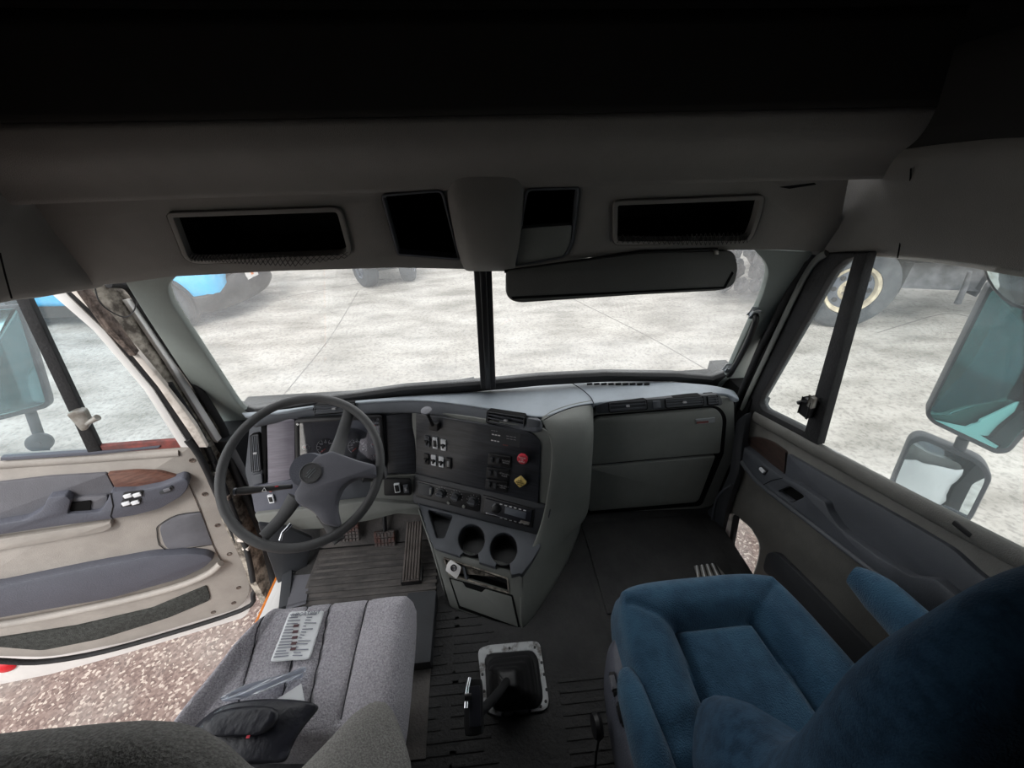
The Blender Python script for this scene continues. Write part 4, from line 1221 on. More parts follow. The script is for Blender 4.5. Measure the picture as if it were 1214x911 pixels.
def hd_(s, t):
    h = 0.0
    for sm in seams_d:
        d = min(dist_seg(s, t, sm[0], sm[1]), dist_seg(s, t, sm[1], sm[2]))
        h -= 0.009*math.exp(-(d/0.011)**2)
        h += 0.004*math.exp(-(d/0.06)**2)*0
    c0 = seams_d[0][1][0]
    if s < c0: h += 0.035*math.sin(min(1, (c0-s)/c0)*math.pi*0.6)*min(1, t*2+0.2)
    c3 = seams_d[3][1][0]
    if s > c3: h += 0.022*math.sin(min(1, (s-c3)/(1-c3))*math.pi*0.7)*min(1, t*2+0.2)
    h += 0.004*math.sin(t*9+s*3)*t - 0.025*max(0, 0.12-t)/0.12*0.5
    return h
cush, cbase = cushion('seat_cushion', FLd, FRd, BRd, BLd, 1.34, 'cloth_grey', ds, 0.022, hd_, corner=0.05)
from mathutils.bvhtree import BVHTree
_cw = WPOS['truck_seat'] + cush.location
_bv = BVHTree.FromPolygons([v.co + _cw for v in cush.data.vertices], [tuple(p.vertices) for p in cush.data.polygons])
for sm in seams_d:
    P_ = []
    for k in range(41):
        f = k/40*2; i = min(int(f), 1); g_ = f-i
        s = sm[i][0]*(1-g_)+sm[i+1][0]*g_; t = sm[i][1]*(1-g_)+sm[i+1][1]*g_
        t = max(0.03, min(0.97, t)); p = cbase(s, t)
        h_ = _bv.ray_cast(p + V((0, 0, 0.2)), V((0, 0, -1)))[0]
        P_.append((h_ if h_ is not None else p) + V((0, 0, 0.0006)))
    tube('seam', P_[1:], 0.0013, 'seam', ds, 5)
box('cushion_pan', (-0.45, 0.34, 1.32), (0.42, 0.40, 0.06), 'trim_charcoal', ds, bev=0.015)
box('pedestal', (-0.45, 0.30, 1.20), (0.34, 0.34, 0.2), 'black_plastic', ds, bev=0.01)

def backrest(name, secs, m, parent, n=56, seams=()):
    """loft of sections (z, cx, cy, halfwidth, halfdepth, wing_l, wing_r)"""
    # interpolate sections
    S_ = []
    for i in range(len(secs)-1):
        a, b = secs[max(0, i-1)], secs[i]; c, d = secs[i+1], secs[min(len(secs)-1, i+2)]
        for k in range(5):
            s = k/5
            S_.append([0.5*((2*b[q])+(c[q]-a[q])*s+(2*a[q]-5*b[q]+4*c[q]-d[q])*s*s+(3*b[q]-a[q]-3*c[q]+d[q])*s**3) for q in range(7)])
    S_.append(list(secs[-1]))
    vs, fs = [], []
    for (z, cx_, cy_, a, b, wl, wr) in S_:
        for k in range(n):
            t = 2*math.pi*k/n
            c, s = math.cos(t), math.sin(t)
            x = a*math.copysign(abs(c)**0.55, c); y = b*math.copysign(abs(s)**0.7, s)
            u = x/a if a > 1e-6 else 0
            w_ = (wr if u > 0 else wl)*math.exp(-((abs(u)-0.66)/0.36)**2)*min(1, max(0, s*1.5+0.4))
            vs.append(V((cx_+x, cy_+y+w_, z)))
    for i in range(len(S_)-1):
        for k in range(n):
            j = (k+1) % n
            fs.append((i*n+k, i*n+j, (i+1)*n+j, (i+1)*n+k))
    fs.append(tuple(range(n-1, -1, -1))); fs.append(tuple((len(S_)-1)*n+k for k in range(n)))
    return mesh_obj(name, vs, fs, m, parent, ang=80)
# (z, cx, cy, a, b, wl, wr)
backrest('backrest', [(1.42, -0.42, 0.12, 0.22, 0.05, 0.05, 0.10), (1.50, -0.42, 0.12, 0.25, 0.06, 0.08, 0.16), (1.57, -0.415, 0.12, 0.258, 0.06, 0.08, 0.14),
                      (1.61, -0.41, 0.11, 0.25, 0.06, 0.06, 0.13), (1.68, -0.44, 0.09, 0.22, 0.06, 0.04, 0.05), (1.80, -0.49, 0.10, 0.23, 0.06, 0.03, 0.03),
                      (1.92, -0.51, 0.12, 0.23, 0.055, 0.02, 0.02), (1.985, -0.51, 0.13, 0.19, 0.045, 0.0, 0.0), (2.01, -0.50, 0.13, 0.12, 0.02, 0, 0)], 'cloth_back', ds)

# ---- passenger seat
ps = thing('truck_seat', 'dark blue cloth passenger seat with inset cushion at the lower right', 'seat', (0.55, 0.3, FZ))
FLp, FRp = pu(722, 694, z=1.50), pu(905, 676, z=1.50)
BLp, BRp = pu(735, 880, z=1.46), pu(1012, 775, z=1.50)
BRp = FRp + (BRp-FRp)*1.7
BLp = V((0.27, 0.10, 1.47)); BRp = V((0.80, 0.10, 1.47))
FLp = V((FLp.x, FLp.y, 1.50)); FRp = V((FRp.x+0.02, FRp.y, 1.50))
def unitp(px, py, z):
    p = pu(px, py, z=z); s, t = 0.5, 0.5
    for _ in range(30):
        q = (FLp*(1-s)+FRp*s)*(1-t) + (BLp*(1-s)+BRp*s)*t
        a = ((FRp-FLp)*(1-t)+(BRp-BLp)*t); b = ((BLp-FLp)*(1-s)+(BRp-FRp)*s); r_ = p-q
        det = a.x*b.y-a.y*b.x
        s += (r_.x*b.y-r_.y*b.x)/det; t += (a.x*r_.y-a.y*r_.x)/det
    return s, t
pA, pB = unitp(801, 748, 1.48), unitp(890, 738, 1.48)
pC, pD = unitp(826, 838, 1.47), unitp(960, 828, 1.47)
def hp_(s, t):
    # inset panel between two side grooves and a front groove
    h = 0
    def groove(d, w_=0.016, dp=0.020): return -dp*math.exp(-(d/w_)**2)
    g1 = dist_seg(s, t, pA, (pC[0], 0.98)); g2 = dist_seg(s, t, pB, (pD[0], 0.98)); g3 = dist_seg(s, t, pA, pB)
    h += min(groove(g1), groove(g2), groove(g3))
    inside = (s > pA[0]+(pC[0]-pA[0])*t and s < pB[0]+(pD[0]-pB[0])*t and t > pA[1])
    if not inside:
        h += 0.030*(1-math.exp(-(min(g1, g2, g3)/0.06)**2))
    else:
        h += 0.006*(1-math.exp(-(min(g1, g2, g3)/0.08)**2))
    c1_ = dist_seg(s, t, pA, (0.06, 0.12)); c2_ = dist_seg(s, t, pB, (0.92, 0.10))
    h += groove(min(c1_, c2_), 0.02, 0.006)
    if s < 0.25: h += 0.004*math.sin(t*34+s*10)*math.exp(-((t-0.72)/0.16)**2)
    return h
cushion('seat_cushion', FLp, FRp, BRp, BLp, 1.36, 'cloth_blue', ps, 0.045, hp_, nx=64, ny=64, corner=0.2)
box('cushion_pan', (0.53, 0.28, 1.335), (0.46, 0.42, 0.06), 'trim_charcoal', ps, bev=0.015)
box('pedestal', (0.55, 0.28, 1.20), (0.36, 0.34, 0.2), 'black_plastic', ps, bev=0.01)
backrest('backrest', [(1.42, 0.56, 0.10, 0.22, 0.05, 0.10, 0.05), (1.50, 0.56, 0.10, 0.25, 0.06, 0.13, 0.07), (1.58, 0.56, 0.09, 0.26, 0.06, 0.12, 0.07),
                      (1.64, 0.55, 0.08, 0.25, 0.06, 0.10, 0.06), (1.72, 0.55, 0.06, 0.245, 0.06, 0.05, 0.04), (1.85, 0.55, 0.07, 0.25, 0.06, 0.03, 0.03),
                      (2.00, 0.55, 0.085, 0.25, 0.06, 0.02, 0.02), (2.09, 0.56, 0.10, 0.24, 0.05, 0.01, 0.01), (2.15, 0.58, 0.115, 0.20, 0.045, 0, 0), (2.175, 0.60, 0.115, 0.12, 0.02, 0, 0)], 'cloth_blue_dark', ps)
# armrests
tube('armrest', [V((0.80, 0.45, 1.60)), V((0.815, 0.40, 1.605)), V((0.82, 0.3, 1.61)), V((0.82, 0.15, 1.62))], [0.018, 0.034, 0.038, 0.036], 'cloth_blue', ps, 18, 5, flat=1.35, flatdir=(0, 0, 1))
tube('armrest', [V((0.262, 0.36, 1.46)), V((0.26, 0.32, 1.465)), V((0.262, 0.22, 1.47)), V((0.27, 0.08, 1.47))], [0.016, 0.030, 0.036, 0.036], 'cloth_blue', ps, 18, 5, flat=1.4, flatdir=(0, 0, 1))
# side shield with switches and recline lever
SH = Plane((0.225, 0.3, 1.38), (-1, 0, 0.35))
rws = []
for (yy, xx) in ((0.44, 0.262), (0.40, 0.244), (0.30, 0.232), (0.15, 0.226), (0.0, 0.224), (-0.12, 0.224)):
    rws.append([V((xx+0.03, yy, 1.44)), V((xx+0.006, yy, 1.435)), V((xx-0.004, yy, 1.41)), V((xx-0.006, yy, 1.36)), V((xx-0.002, yy, 1.28))])
surf('side_shield', rws, 'door_vinyl', ps, 0.004, 2)
for (yy, zz, m_) in ((0.355, 1.424, 'door_grey'), (0.30, 1.424, 'black_plastic')):
    q = box('switch_bezel', (0.238, yy, zz), (0.012, 0.04, 0.022), 'black_plastic', ps, bev=0.002)
    box('rocker', (0.235, yy, zz+0.005), (0.012, 0.026, 0.016), m_, q, bev=0.002)
lathe('recline_lever', [(0.001, 0), (0.022, 0.002), (0.026, 0.010), (0.022, 0.018), (0.001, 0.02)], (0.205, 0.31, 1.34), (-1, 0, 0.1), 'black_plastic', ps, 24)
tube('cable', [V((0.20, 0.30, 1.32)), V((0.19, 0.25, 1.2)), V((0.22, 0.15, 1.12)), V((0.25, 0.0, FZ+0.01))], 0.003, 'black_plastic', ps, 6, 4)

def sh(px, py, off=0.003):
    d = ray(px, py).normalized()
    h = _bv.ray_cast(CAM, d)
    p = h[0] if h[0] is not None else pu(px, py, z=1.50)
    return p + V((0, 0, off))
# ---- things on the driver seat
def on_seat(px, py, dz=0.0): 
    p = pu(px, py, z=1.50); 
    s, t = unit(px, py, 1.495)
    return pu(px, py, z=cbase(max(0,min(1,s)), max(0,min(1,t))).z + hd_(s, t) + dz)
SPn = Plane((0, 0, 1.503), (0.0, 0.045, 1), (0, 1, 0))
pp_ = thing('paper_sheet', 'white printed label sheet lying on the grey driver seat', 'paper', on_seat(353, 755))
PC = ((344, 727), (386, 726), (368, 784), (321, 787))
def pc(s, t, off):
    x = (PC[0][0]*(1-s)+PC[1][0]*s)*(1-t)+(PC[3][0]*(1-s)+PC[2][0]*s)*t
    y = (PC[0][1]*(1-s)+PC[1][1]*s)*(1-t)+(PC[3][1]*(1-s)+PC[2][1]*s)*t
    return V((0, 0, off)) + sh(x, y, 0)
q0, q1, q2, q3 = [pc(s, t, 0.008) for s, t in ((0, 0), (1, 0), (1, 1), (0, 1))]
def smooth_sheet(fn, n=9):
    g_ = [[fn(i/(n-1), j/(n-1)) for i in range(n)] for j in range(n)]
    for _ in range(3):   # the sheet bridges the seams instead of sinking into them
        for j in range(n):
            for i in range(n):
                nb = [g_[b][a].z for a, b in ((i-1, j), (i+1, j), (i, j-1), (i, j+1)) if 0 <= a < n and 0 <= b < n]
                g_[j][i].z = max(g_[j][i].z, sum(nb)/len(nb))
    return g_
G_ = smooth_sheet(lambda s, t: pc(s, t, 0.005))
surf('paper', G_, 'paper', pp_, 0.0006, 1)
def onp(s, t, off=0.002):
    i = min(7.999, max(0, s*8)); j = min(7.999, max(0, t*8)); a, b_ = int(i), int(j); u, v = i-a, j-b_
    p = (G_[b_][a]*(1-u)+G_[b_][a+1]*u)*(1-v)+(G_[b_+1][a]*(1-u)+G_[b_+1][a+1]*u)*v
    return p + V((0, 0, off))
U_ = (q1-q0); V_ = (q3-q0)
bm = bmesh.new()
ax_ = (U_.normalized(), SPn.N.cross(U_.normalized()), SPn.N)
for k in range(15):
    t = 0.07+k*0.06
    for (s0, s1) in ((0.06, 0.06+0.2+0.2*random.random()), (0.55, 0.6+0.3*random.random())):
        a = onp(s0, t); b_ = onp(s1, t)
        # follow taper of the sheet
        dx = (b_-a).normalized(); ey = SPn.N.cross(dx).normalized(); bxm(bm, (a+b_)/2, ((b_-a).length, 0.0018, 0.0006), (dx, ey, dx.cross(ey)))
stuff(bmobj('printed_line', bm, 'ink', pp_, smooth=False))
text('heading', 'IMPORTANT', SPn, 366, 731, 0.012, 'ink', pp_, off=0.0075, rot=2)
TXT[-1] = (TXT[-1][0], TXT[-1][1], onp(0.5, 0.06, 0.003), pp_, 'heading', 'ink')
for k in range(5):
    box('table_mark', onp(0.35+0.04*k, 0.3+0.12*k, 0.002), (0.012, 0.006, 0.0008), 'ink_dark', pp_, bev=0)
# clear plastic wrapper
pw = thing('plastic_wrapper', 'crumpled strip of clear plastic film beside the black pouch on the seat', 'plastic film', on_seat(320, 810))
W_ = [(265, 832), (290, 820), (320, 808), (345, 800), (367, 794)]
W2 = [(268, 836), (296, 830), (322, 822), (350, 812), (362, 806)]
rws = []
for k in range(5):
    row = []
    for i in range(5):
        a = V(W_[i]).lerp(V(W2[i]), k/4)
        row.append(sh(a.x, a.y, 0.016+0.010*math.sin(k*2.5+i*1.7)))
    rws.append(row)
surf('film', rws, 'plastic_film', pw, 0.0008, 2)
ws_ = thing('paper_scrap', 'small white triangular paper corner sticking out from the black pouch', 'paper', on_seat(347, 826))
sc_ = [sh(x, y, 0.010) for x, y in ((359, 813), (363, 834), (328, 833))]
mesh_obj('scrap', sc_ + [p - V((0, 0, 0.0008)) for p in sc_], [(0, 1, 2), (5, 4, 3), (0, 3, 4, 1), (1, 4, 5, 2), (2, 5, 3, 0)], 'paper', ws_, smooth=False)
# black leather pouch
bp_ = thing('black_pouch', 'black leather document pouch lying against the driver seat back', 'pouch', on_seat(290, 850))
rws = []
grid = [[(262, 838), (285, 832), (320, 830), (360, 832), (382, 836)],
        [(245, 850), (280, 846), (315, 840), (350, 843), (372, 848)],
        [(230, 864), (262, 862), (300, 862), (340, 862), (355, 868)],
        [(215, 880), (250, 884), (290, 884), (330, 884), (345, 888)],
        [(205, 900), (245, 905), (280, 908), (320, 905), (340, 905)]]
for j, r_ in enumerate(grid):
    rws.append([SPn.hit(x, y, 0.020 + 0.018*math.sin(math.pi*i/4)*(0.4+0.6*math.sin(math.pi*j/4)) + 0.004*math.sin(i*2+j*3)) for i, (x, y) in enumerate(r_)])
surf('pouch_body', rws, 'leather_black', bp_, 0.006, 2)
rws = []
for j, r_ in enumerate([[(252, 846), (290, 836), (340, 838)], [(236, 862), (275, 858), (322, 868)], [(250, 876), (280, 872), (300, 874)]]):
    rws.append([SPn.hit(x, y, 0.046+0.006*math.sin(i+j)) for i, (x, y) in enumerate(r_)])
surf('flap', rws, 'leather_black', bp_, 0.004, 2)
plate('pouch_label', [(237, 884), (243, 883), (252, 892), (247, 896)], SPn, 0.001, 'paper', bp_, off=0.044, b=0)
box('red_stitch', SPn.hit(294, 874, 0.048), (0.006, 0.004, 0.001), 'red_knob', bp_, bev=0)

# ================================================================== PASSENGER DOOR (right)
RD = Plane((0.95, 0.6, 1.6), (-1, 0, 0))
RW = plane3((0.945, 1.03, 1.62), (0.945, 0.35, 1.795), (0.875, 0.535, 2.256))
pd = struct(thing('door_1', 'closed passenger door with grey trim panel and window', 'door', (0.95, 0.6, FZ)))
for k_ in ('label', 'category'): del pd[k_]
peep = rp([(873, 612), (890, 626), (901, 645), (899, 662), (892, 684), (873, 684), (866, 646)], [3, 6, 8, 6, 3, 3, 6])
lowpx = [(874, 478), (896, 486), (962, 523), (1100, 597), (1214, 657), (1330, 718), (1500, 1060), (1250, 1060), (1000, 860), (905, 720), (880, 700), (862, 690), (858, 650), (864, 610), (868, 560), (870, 500)]
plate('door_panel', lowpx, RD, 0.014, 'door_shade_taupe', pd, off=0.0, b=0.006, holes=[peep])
plate('outer_skin', [(x, y+16) for x, y in lowpx[:6]]+lowpx[6:-1]+[(870, 516)], RD, 0.01, 'white_paint', pd, off=-0.055, b=0, holes=[peep])
plate('peep_glass', peep, RD, 0.004, 'glass_side', pd, off=-0.03, b=0)
plate('peep_jamb', [(862, 609), (868, 610), (862, 648), (870, 676), (861, 676), (856, 651)], RD, 0.02, 'white_dirty', pd, off=0.012, r=1.5)
plate('peep_seal', [(869, 611), (873, 613), (867, 646), (876, 682), (871, 682), (863, 647)], RD, 0.015, 'rubber_seal', pd, off=0.010, b=0.003)
# belt rail
belt = [(896, 488), (962, 524), (1040, 566), (1130, 614), (1214, 658), (1300, 703)]
pts = [RD.hit(x, y+6, 0.006) for x, y in belt]
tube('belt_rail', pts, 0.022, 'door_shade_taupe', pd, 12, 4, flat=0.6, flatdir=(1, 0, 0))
tube('belt_seal', [RD.hit(x, y-1, 0.006) for x, y in belt], 0.004, 'rubber_seal', pd, 6, 4)
tube('belt_bead', [RD.hit(x, y-3, -0.004) for x, y in belt[1:]], 0.0025, 'chrome', pd, 6, 4)
box('lock_button', RD.hit(1145, 627, 0.010), (0.02, 0.035, 0.012), 'black_plastic', pd, bev=0.004)
# window: gasket ring, vent pane, divider, main pane
ventp = rp([(1013, 303), (1000, 309), (984, 323), (898, 477), (901, 487), (958, 512)], [0, 8, 12, 8, 4, 0])
mainp = [(1026, 303), (964, 523), (1214, 656), (1400, 755), (1500, 420), (1400, 345), (1214, 320), (1100, 306)]
plate('vent_glass', ventp, RW, 0.004, 'glass_side', pd, off=-0.012, b=0)
plate('main_glass', mainp, RW, 0.004, 'glass_side', pd, off=-0.014, b=0)
plate('divider_bar', [(1012, 300), (1028, 300), (968, 528), (951, 519)], RW, 0.024, 'rubber_seal', pd, off=0.010, b=0.005)
plate('window_gasket', [(1012, 300), (960, 300), (948, 322), (880, 472), (884, 492), (958, 527), (958, 514), (903, 486), (899, 476), (985, 322), (1000, 309), (1012, 305)], RW, 0.03, 'rubber_seal', pd, off=0.006, b=0.004, r=[0, 6, 6, 4, 6, 0, 0, 4, 6, 10, 6, 0])
tube('door_frame_bead', [RW.hit(x, y, 0.012) for x, y in ((980, 300), (966, 310), (950, 335), (918, 402), (887, 468), (880, 486))], 0.010, 'trim_grey', pd, 10, 4, flat=0.6, flatdir=(1, 0, 0))
plate('seal_backing', [(946, 299), (978, 299), (884, 490), (866, 488), (880, 452), (925, 345)], RW, 0.012, 'black_plastic', pd, off=-0.002, b=0.001)
tube('pillar_seal', [RW.hit(x, y, 0.016) for x, y in ((964, 300), (945, 330), (905, 408), (880, 462), (872, 490))], 0.010, 'rubber_seal', pd, 10, 4)
lt = box('latch_body', RW.hit(958, 483, 0.022), (0.02, 0.03, 0.05), 'black_plastic', pd, ax=(RW.N, RW.U, RW.V), bev=0.004)
tube('latch_lever', [RW.hit(958, 478, 0.03), RW.hit(951, 476, 0.04), RW.hit(946, 478, 0.045)], [0.005, 0.004, 0.006], 'black_plastic', pd, 8)
box('latch_catch', RW.hit(963, 477, 0.028), (0.012, 0.014, 0.03), 'bare_metal', pd, ax=(RW.N, RW.U, RW.V), bev=0.002)
# trim: wood insert, switch pod, armrest shelf, padded insert
plate('wood_insert', [(880, 519), (898, 518), (915, 524), (931, 536), (929, 566), (905, 548)], RD, 0.012, 'wood_brown_dark', pd, off=0.010, r=[4, 6, 6, 2, 2, 6])
plate('padded_insert', [(933, 538), (1000, 577), (1080, 622), (1130, 652), (1160, 680), (1240, 740), (1200, 760), (1130, 706), (1060, 680), (1000, 640), (968, 592), (930, 566)], RD, 0.012, 'trim_dark', pd, off=0.012, r=[2, 0, 0, 10, 10, 0, 0, 8, 8, 10, 4, 2], b=0.004)
arm_out = [(873, 523), (890, 536), (908, 552), (928, 567), (946, 574), (962, 586), (978, 596), (981, 606), (996, 628), (1040, 660), (1080, 684), (1108, 686), (1132, 706), (1250, 800), (1200, 800), (1104, 730), (1040, 680), (960, 618), (903, 575), (884, 556), (872, 536)]
ao = rp(arm_out, [2, 3, 0, 0, 3, 0, 4, 6, 10, 8, 6, 6, 4, 0, 0, 0, 0, 0, 4, 6, 4])
plate('armrest', ao, RD, 0.03, 'trim_dark', pd, off=0.034, b=0.006, holes=[rp([(921, 583), (936, 577), (953, 589), (938, 596)], 3)])
recess('pull_cup', [(921, 583), (936, 577), (953, 589), (938, 596)], RD, 0.02, 'black_matte', pd, off=0.032, r=3)
tube('armrest_edge', [RD.hit(x, y, 0.034) for x, y in ((873, 537), (885, 556), (903, 576), (960, 620), (1040, 682), (1104, 732), (1170, 782))], 0.008, 'trim_dark', pd, 8, 4)
rk = plate('switch_bezel', [(897, 556), (902, 552), (910, 558), (906, 564)], RD, 0.006, 'black_plastic', pd, off=0.038, r=1)
box('window_switch', RD.hit(903.5, 558, 0.042), (0.008, 0.022, 0.010), 'switch_white', pd, bev=0.002)
tube('panel_joint', [RD.hit(928, 567, 0.034), RD.hit(915, 570, 0.035), RD.hit(903, 576, 0.034)], 0.0012, 'black_matte', pd, 5)
tube('panel_joint', [RD.hit(932, 537, 0.012), RD.hit(931, 552, 0.012), RD.hit(929, 567, 0.012)], 0.0015, 'black_matte', pd, 5)
plate('map_pocket', [(908, 655), (920, 655), (960, 695), (1040, 780), (1100, 900), (1000, 860), (930, 700), (903, 676)], RD, 0.02, 'trim_charcoal', pd, off=0.016, r=[8, 6, 0, 0, 0, 0, 0, 6], b=0.005)
# passenger-side jamb in front of the door, in dark trim
RJ = Plane((0.90, 1.0, 1.3), (-1, -0.35, 0))
struct(plate('wall_kick_panel', [(846, 600), (864, 560), (872, 500), (884, 490), (876, 560), (862, 600), (854, 640), (858, 676), (838, 668), (830, 612)], RJ, 0.03, 'trim_charcoal', b=0.006, r=4))
struct(tube('trim_5', [RJ.hit(x, y, 0.006) for x, y in ((868, 575), (850, 590), (844, 625), (850, 632), (852, 650))], 0.005, 'trim_dark', None, 8, 4))
# grab handle on the right pillar
gh = thing('grab_handle', 'black grab handle with silver ends on the right windshield pillar', 'handle', APL.hit(880, 410, 0.0))
tube('handle_bar', [APL.hit(x, y, o_) for x, y, o_ in ((895, 372, 0.008), (896, 380, 0.028), (888, 402, 0.034), (876, 426, 0.032), (868, 440, 0.024), (864, 446, 0.008))], [0.008, 0.009, 0.009, 0.009, 0.009, 0.008], 'black_plastic', gh, 10, 4)
for (x, y) in ((894, 371), (863, 437)):
    box('handle_mount', APL.hit(x, y, 0.008), (0.012, 0.026, 0.014), 'silver_badge', gh, ax=pax(APL), bev=0.005)

# ================================================================== DRIVER DOOR (left, swung open)
a_ = R(70)
dd = V((-math.sin(a_), -math.cos(a_), 0))
LD = Plane((-1.0, 1.035, 1.639), V((dd.y, -dd.x, 0)))
ld = struct(thing('door_2', 'x', 'door', (-1.0, 1.03, 1.0)))
for k_ in ('label', 'category'): del ld[k_]
body = [(-140, 556), (0, 545), (110, 538), (214, 530), (228, 528), (248, 565), (296, 688), (297, 704), (284, 722), (150, 762), (60, 780), (0, 779), (-60, 774), (-140, 760)]
plate('door_panel', body, LD, 0.03, 'door_taupe', ld, off=0.0, b=0.004, r=[0, 0, 0, 0, 2, 0, 10, 8, 10, 0, 20, 0, 0, 0])
skin = [(-140, 560), (0, 549), (228, 530), (262, 580), (306, 700), (292, 732), (150, 775), (60, 800), (0, 812), (-60, 806), (-140, 800)]
plate('outer_skin', skin, LD, 0.012, 'white_paint', ld, off=-0.045, b=0.002, r=[0, 0, 0, 0, 8, 8, 0, 0, 0, 0, 0])
edge = [(222, 522), (246, 560), (298, 686), (300, 704), (286, 724), (150, 766), (60, 784), (0, 784), (-60, 779), (-140, 764)]
tube('door_seal', [LD.hit(x, y, 0.006) for x, y in edge], 0.011, 'rubber_seal', ld, 10, 4, flat=0.8)
# window surround: inner white strip, dark groove, outer white strip
def dstrip(nm, a, b, m_, off, t=0.02, bev=0.003):
    return plate(nm, list(a)+list(b)[::-1], LD, t, m_, ld, b=bev, off=off)
dstrip('window_frame', [(57, 346), (110, 392), (170, 462), (214, 531)], [(76, 346), (124, 392), (182, 462), (226, 531)], 'white_paint', 0.006)
dstrip('frame_groove', [(73, 346), (122, 392), (180, 462), (224, 531)], [(84, 346), (132, 392), (189, 460), (237, 531)], 'rubber_seal', 0.002)
dstrip('window_frame', [(81, 344), (130, 390), (187, 459), (222, 510), (236, 531)], [(97, 344), (141, 392), (198, 460), (232, 506), (246, 531)], 'white_dirty', 0.004)
winp = [(57, 346), (110, 392), (170, 462), (214, 531), (0, 546), (-140, 557), (-160, 380), (0, 352)]
plate('window_glass', winp, LD, 0.004, 'glass_tint', ld, off=-0.012, b=0)
plate('divider_bar', [(16, 352), (32, 350), (120, 535), (104, 538)], LD, 0.02, 'rubber_seal', ld, off=0.008, b=0.004)
plate('latch_body', [(78, 492), (90, 487), (100, 488), (106, 500), (104, 510), (96, 512)], LD, 0.02, 'bare_metal', ld, off=0.022, r=3, b=0.003)
tube('latch_lever', [LD.hit(103, 503, 0.024), LD.hit(109, 499, 0.034), LD.hit(116, 495, 0.036)], [0.005, 0.007, 0.009], 'bare_metal', ld, 10)
plate('sill_strip', [(112, 530), (160, 526), (214, 522), (217, 527), (214, 531), (112, 539)], LD, 0.014, 'rust_red', ld, off=0.004, r=1)
plate('sill_strip', [(0, 543), (110, 536), (150, 533), (190, 529), (188, 532), (110, 540), (0, 547)], LD, 0.014, 'door_vinyl', ld, off=0.008, r=1)
tube('belt_roll', [LD.hit(x, y, -0.002) for x, y in ((-140, 562), (0, 551), (110, 544), (212, 537))], 0.014, 'door_taupe', ld, 10, 4, flat=0.7, flatdir=tuple(LD.N))
# trim
plate('padded_insert', [(-140, 590), (0, 573), (60, 566), (126, 562), (137, 583), (120, 592), (60, 612), (0, 628), (-140, 660)], LD, 0.012, 'door_grey', ld, off=0.010, r=[0, 0, 0, 3, 3, 6, 0, 0, 0])
plate('wood_insert', [(127, 562), (160, 559), (190, 560), (212, 566), (216, 569), (190, 577), (160, 583), (139, 584)], LD, 0.012, 'wood_brown', ld, off=0.012, r=[2, 4, 4, 4, 2, 4, 4, 2])
plate('armrest', [(131, 584), (160, 583), (190, 577), (216, 567), (222, 569), (224, 577), (216, 589), (190, 604), (160, 612), (134, 616), (60, 626), (0, 635), (-140, 662), (-140, 648), (0, 622), (30, 617), (50, 605), (56, 591), (78, 588), (84, 594), (80, 610), (118, 608), (126, 596)],
      LD, 0.035, 'door_vinyl', ld, off=0.036, r=[2, 3, 4, 3, 3, 6, 6, 6, 4, 2, 0, 0, 0, 0, 0, 6, 6, 3, 3, 3, 3, 5, 3], b=0.006)
plate('handle_tray', [(79, 592), (128, 588), (125, 602), (116, 609), (79, 612)], LD, 0.01, 'door_grey', ld, off=0.020, r=4)
plate('pull_cup', [(82, 597), (108, 594), (106, 608), (80, 612)], LD, 0.004, 'black_matte', ld, off=0.024, r=3, b=0)
for (x, y) in ((158, 588), (156, 597)):
    bz = plate('switch_bezel', [(x-12, y-3), (x+12, y-6), (x+10, y+2), (x-13, y+5)], LD, 0.004, 'black_plastic', ld, off=0.039, r=2, b=0.001)
    for dx in (-6, 5):
        box('rocker', LD.hit(x+dx-0.5, y-0.5-dx*0.12, 0.041), (0.020, 0.013, 0.008), 'switch_white', bz, ax=pax(LD), bev=0.004)
bz = plate('switch_bezel', [(188, 584), (203, 576), (206, 579), (202, 584), (190, 587)], LD, 0.004, 'trim_charcoal', ld, off=0.039, r=1, b=0.001)
box('rocker', LD.hit(198, 581, 0.042), (0.018, 0.010, 0.006), 'door_grey', bz, ax=pax(LD), bev=0.002)
tube('panel_joint', [LD.hit(131, 585, 0.037), LD.hit(134, 600, 0.037), LD.hit(131, 612, 0.037), LD.hit(134, 616, 0.036)], 0.0014, 'rubber_seal', ld, 5)
plate('speaker_cover', [(188, 624), (210, 612), (238, 608), (252, 646), (200, 652), (194, 646)], LD, 0.008, 'speaker_grey', ld, off=0.005, r=[8, 6, 2, 2, 6, 6], b=0.002)
tube('cover_joint', [LD.hit(x, y, 0.003) for x, y in ((252, 646), (196, 652), (186, 630), (190, 622), (210, 611), (238, 607))], 0.0015, 'rubber_seal', ld, 5, 3)
tube('panel_joint', [LD.hit(x, y, 0.003) for x, y in ((218, 560), (236, 603), (252, 646), (264, 668))], 0.0015, 'rust_brown', ld, 5, 3)
# bottle shelf moulding below the armrest
plate('shelf_moulding', [(-140, 668), (0, 640), (80, 628), (132, 619), (133, 626), (125, 631), (80, 640), (0, 654), (-140, 684)], LD, 0.02, 'door_taupe', ld, off=0.018, r=[0, 0, 0, 3, 3, 3, 0, 0, 0], b=0.006)
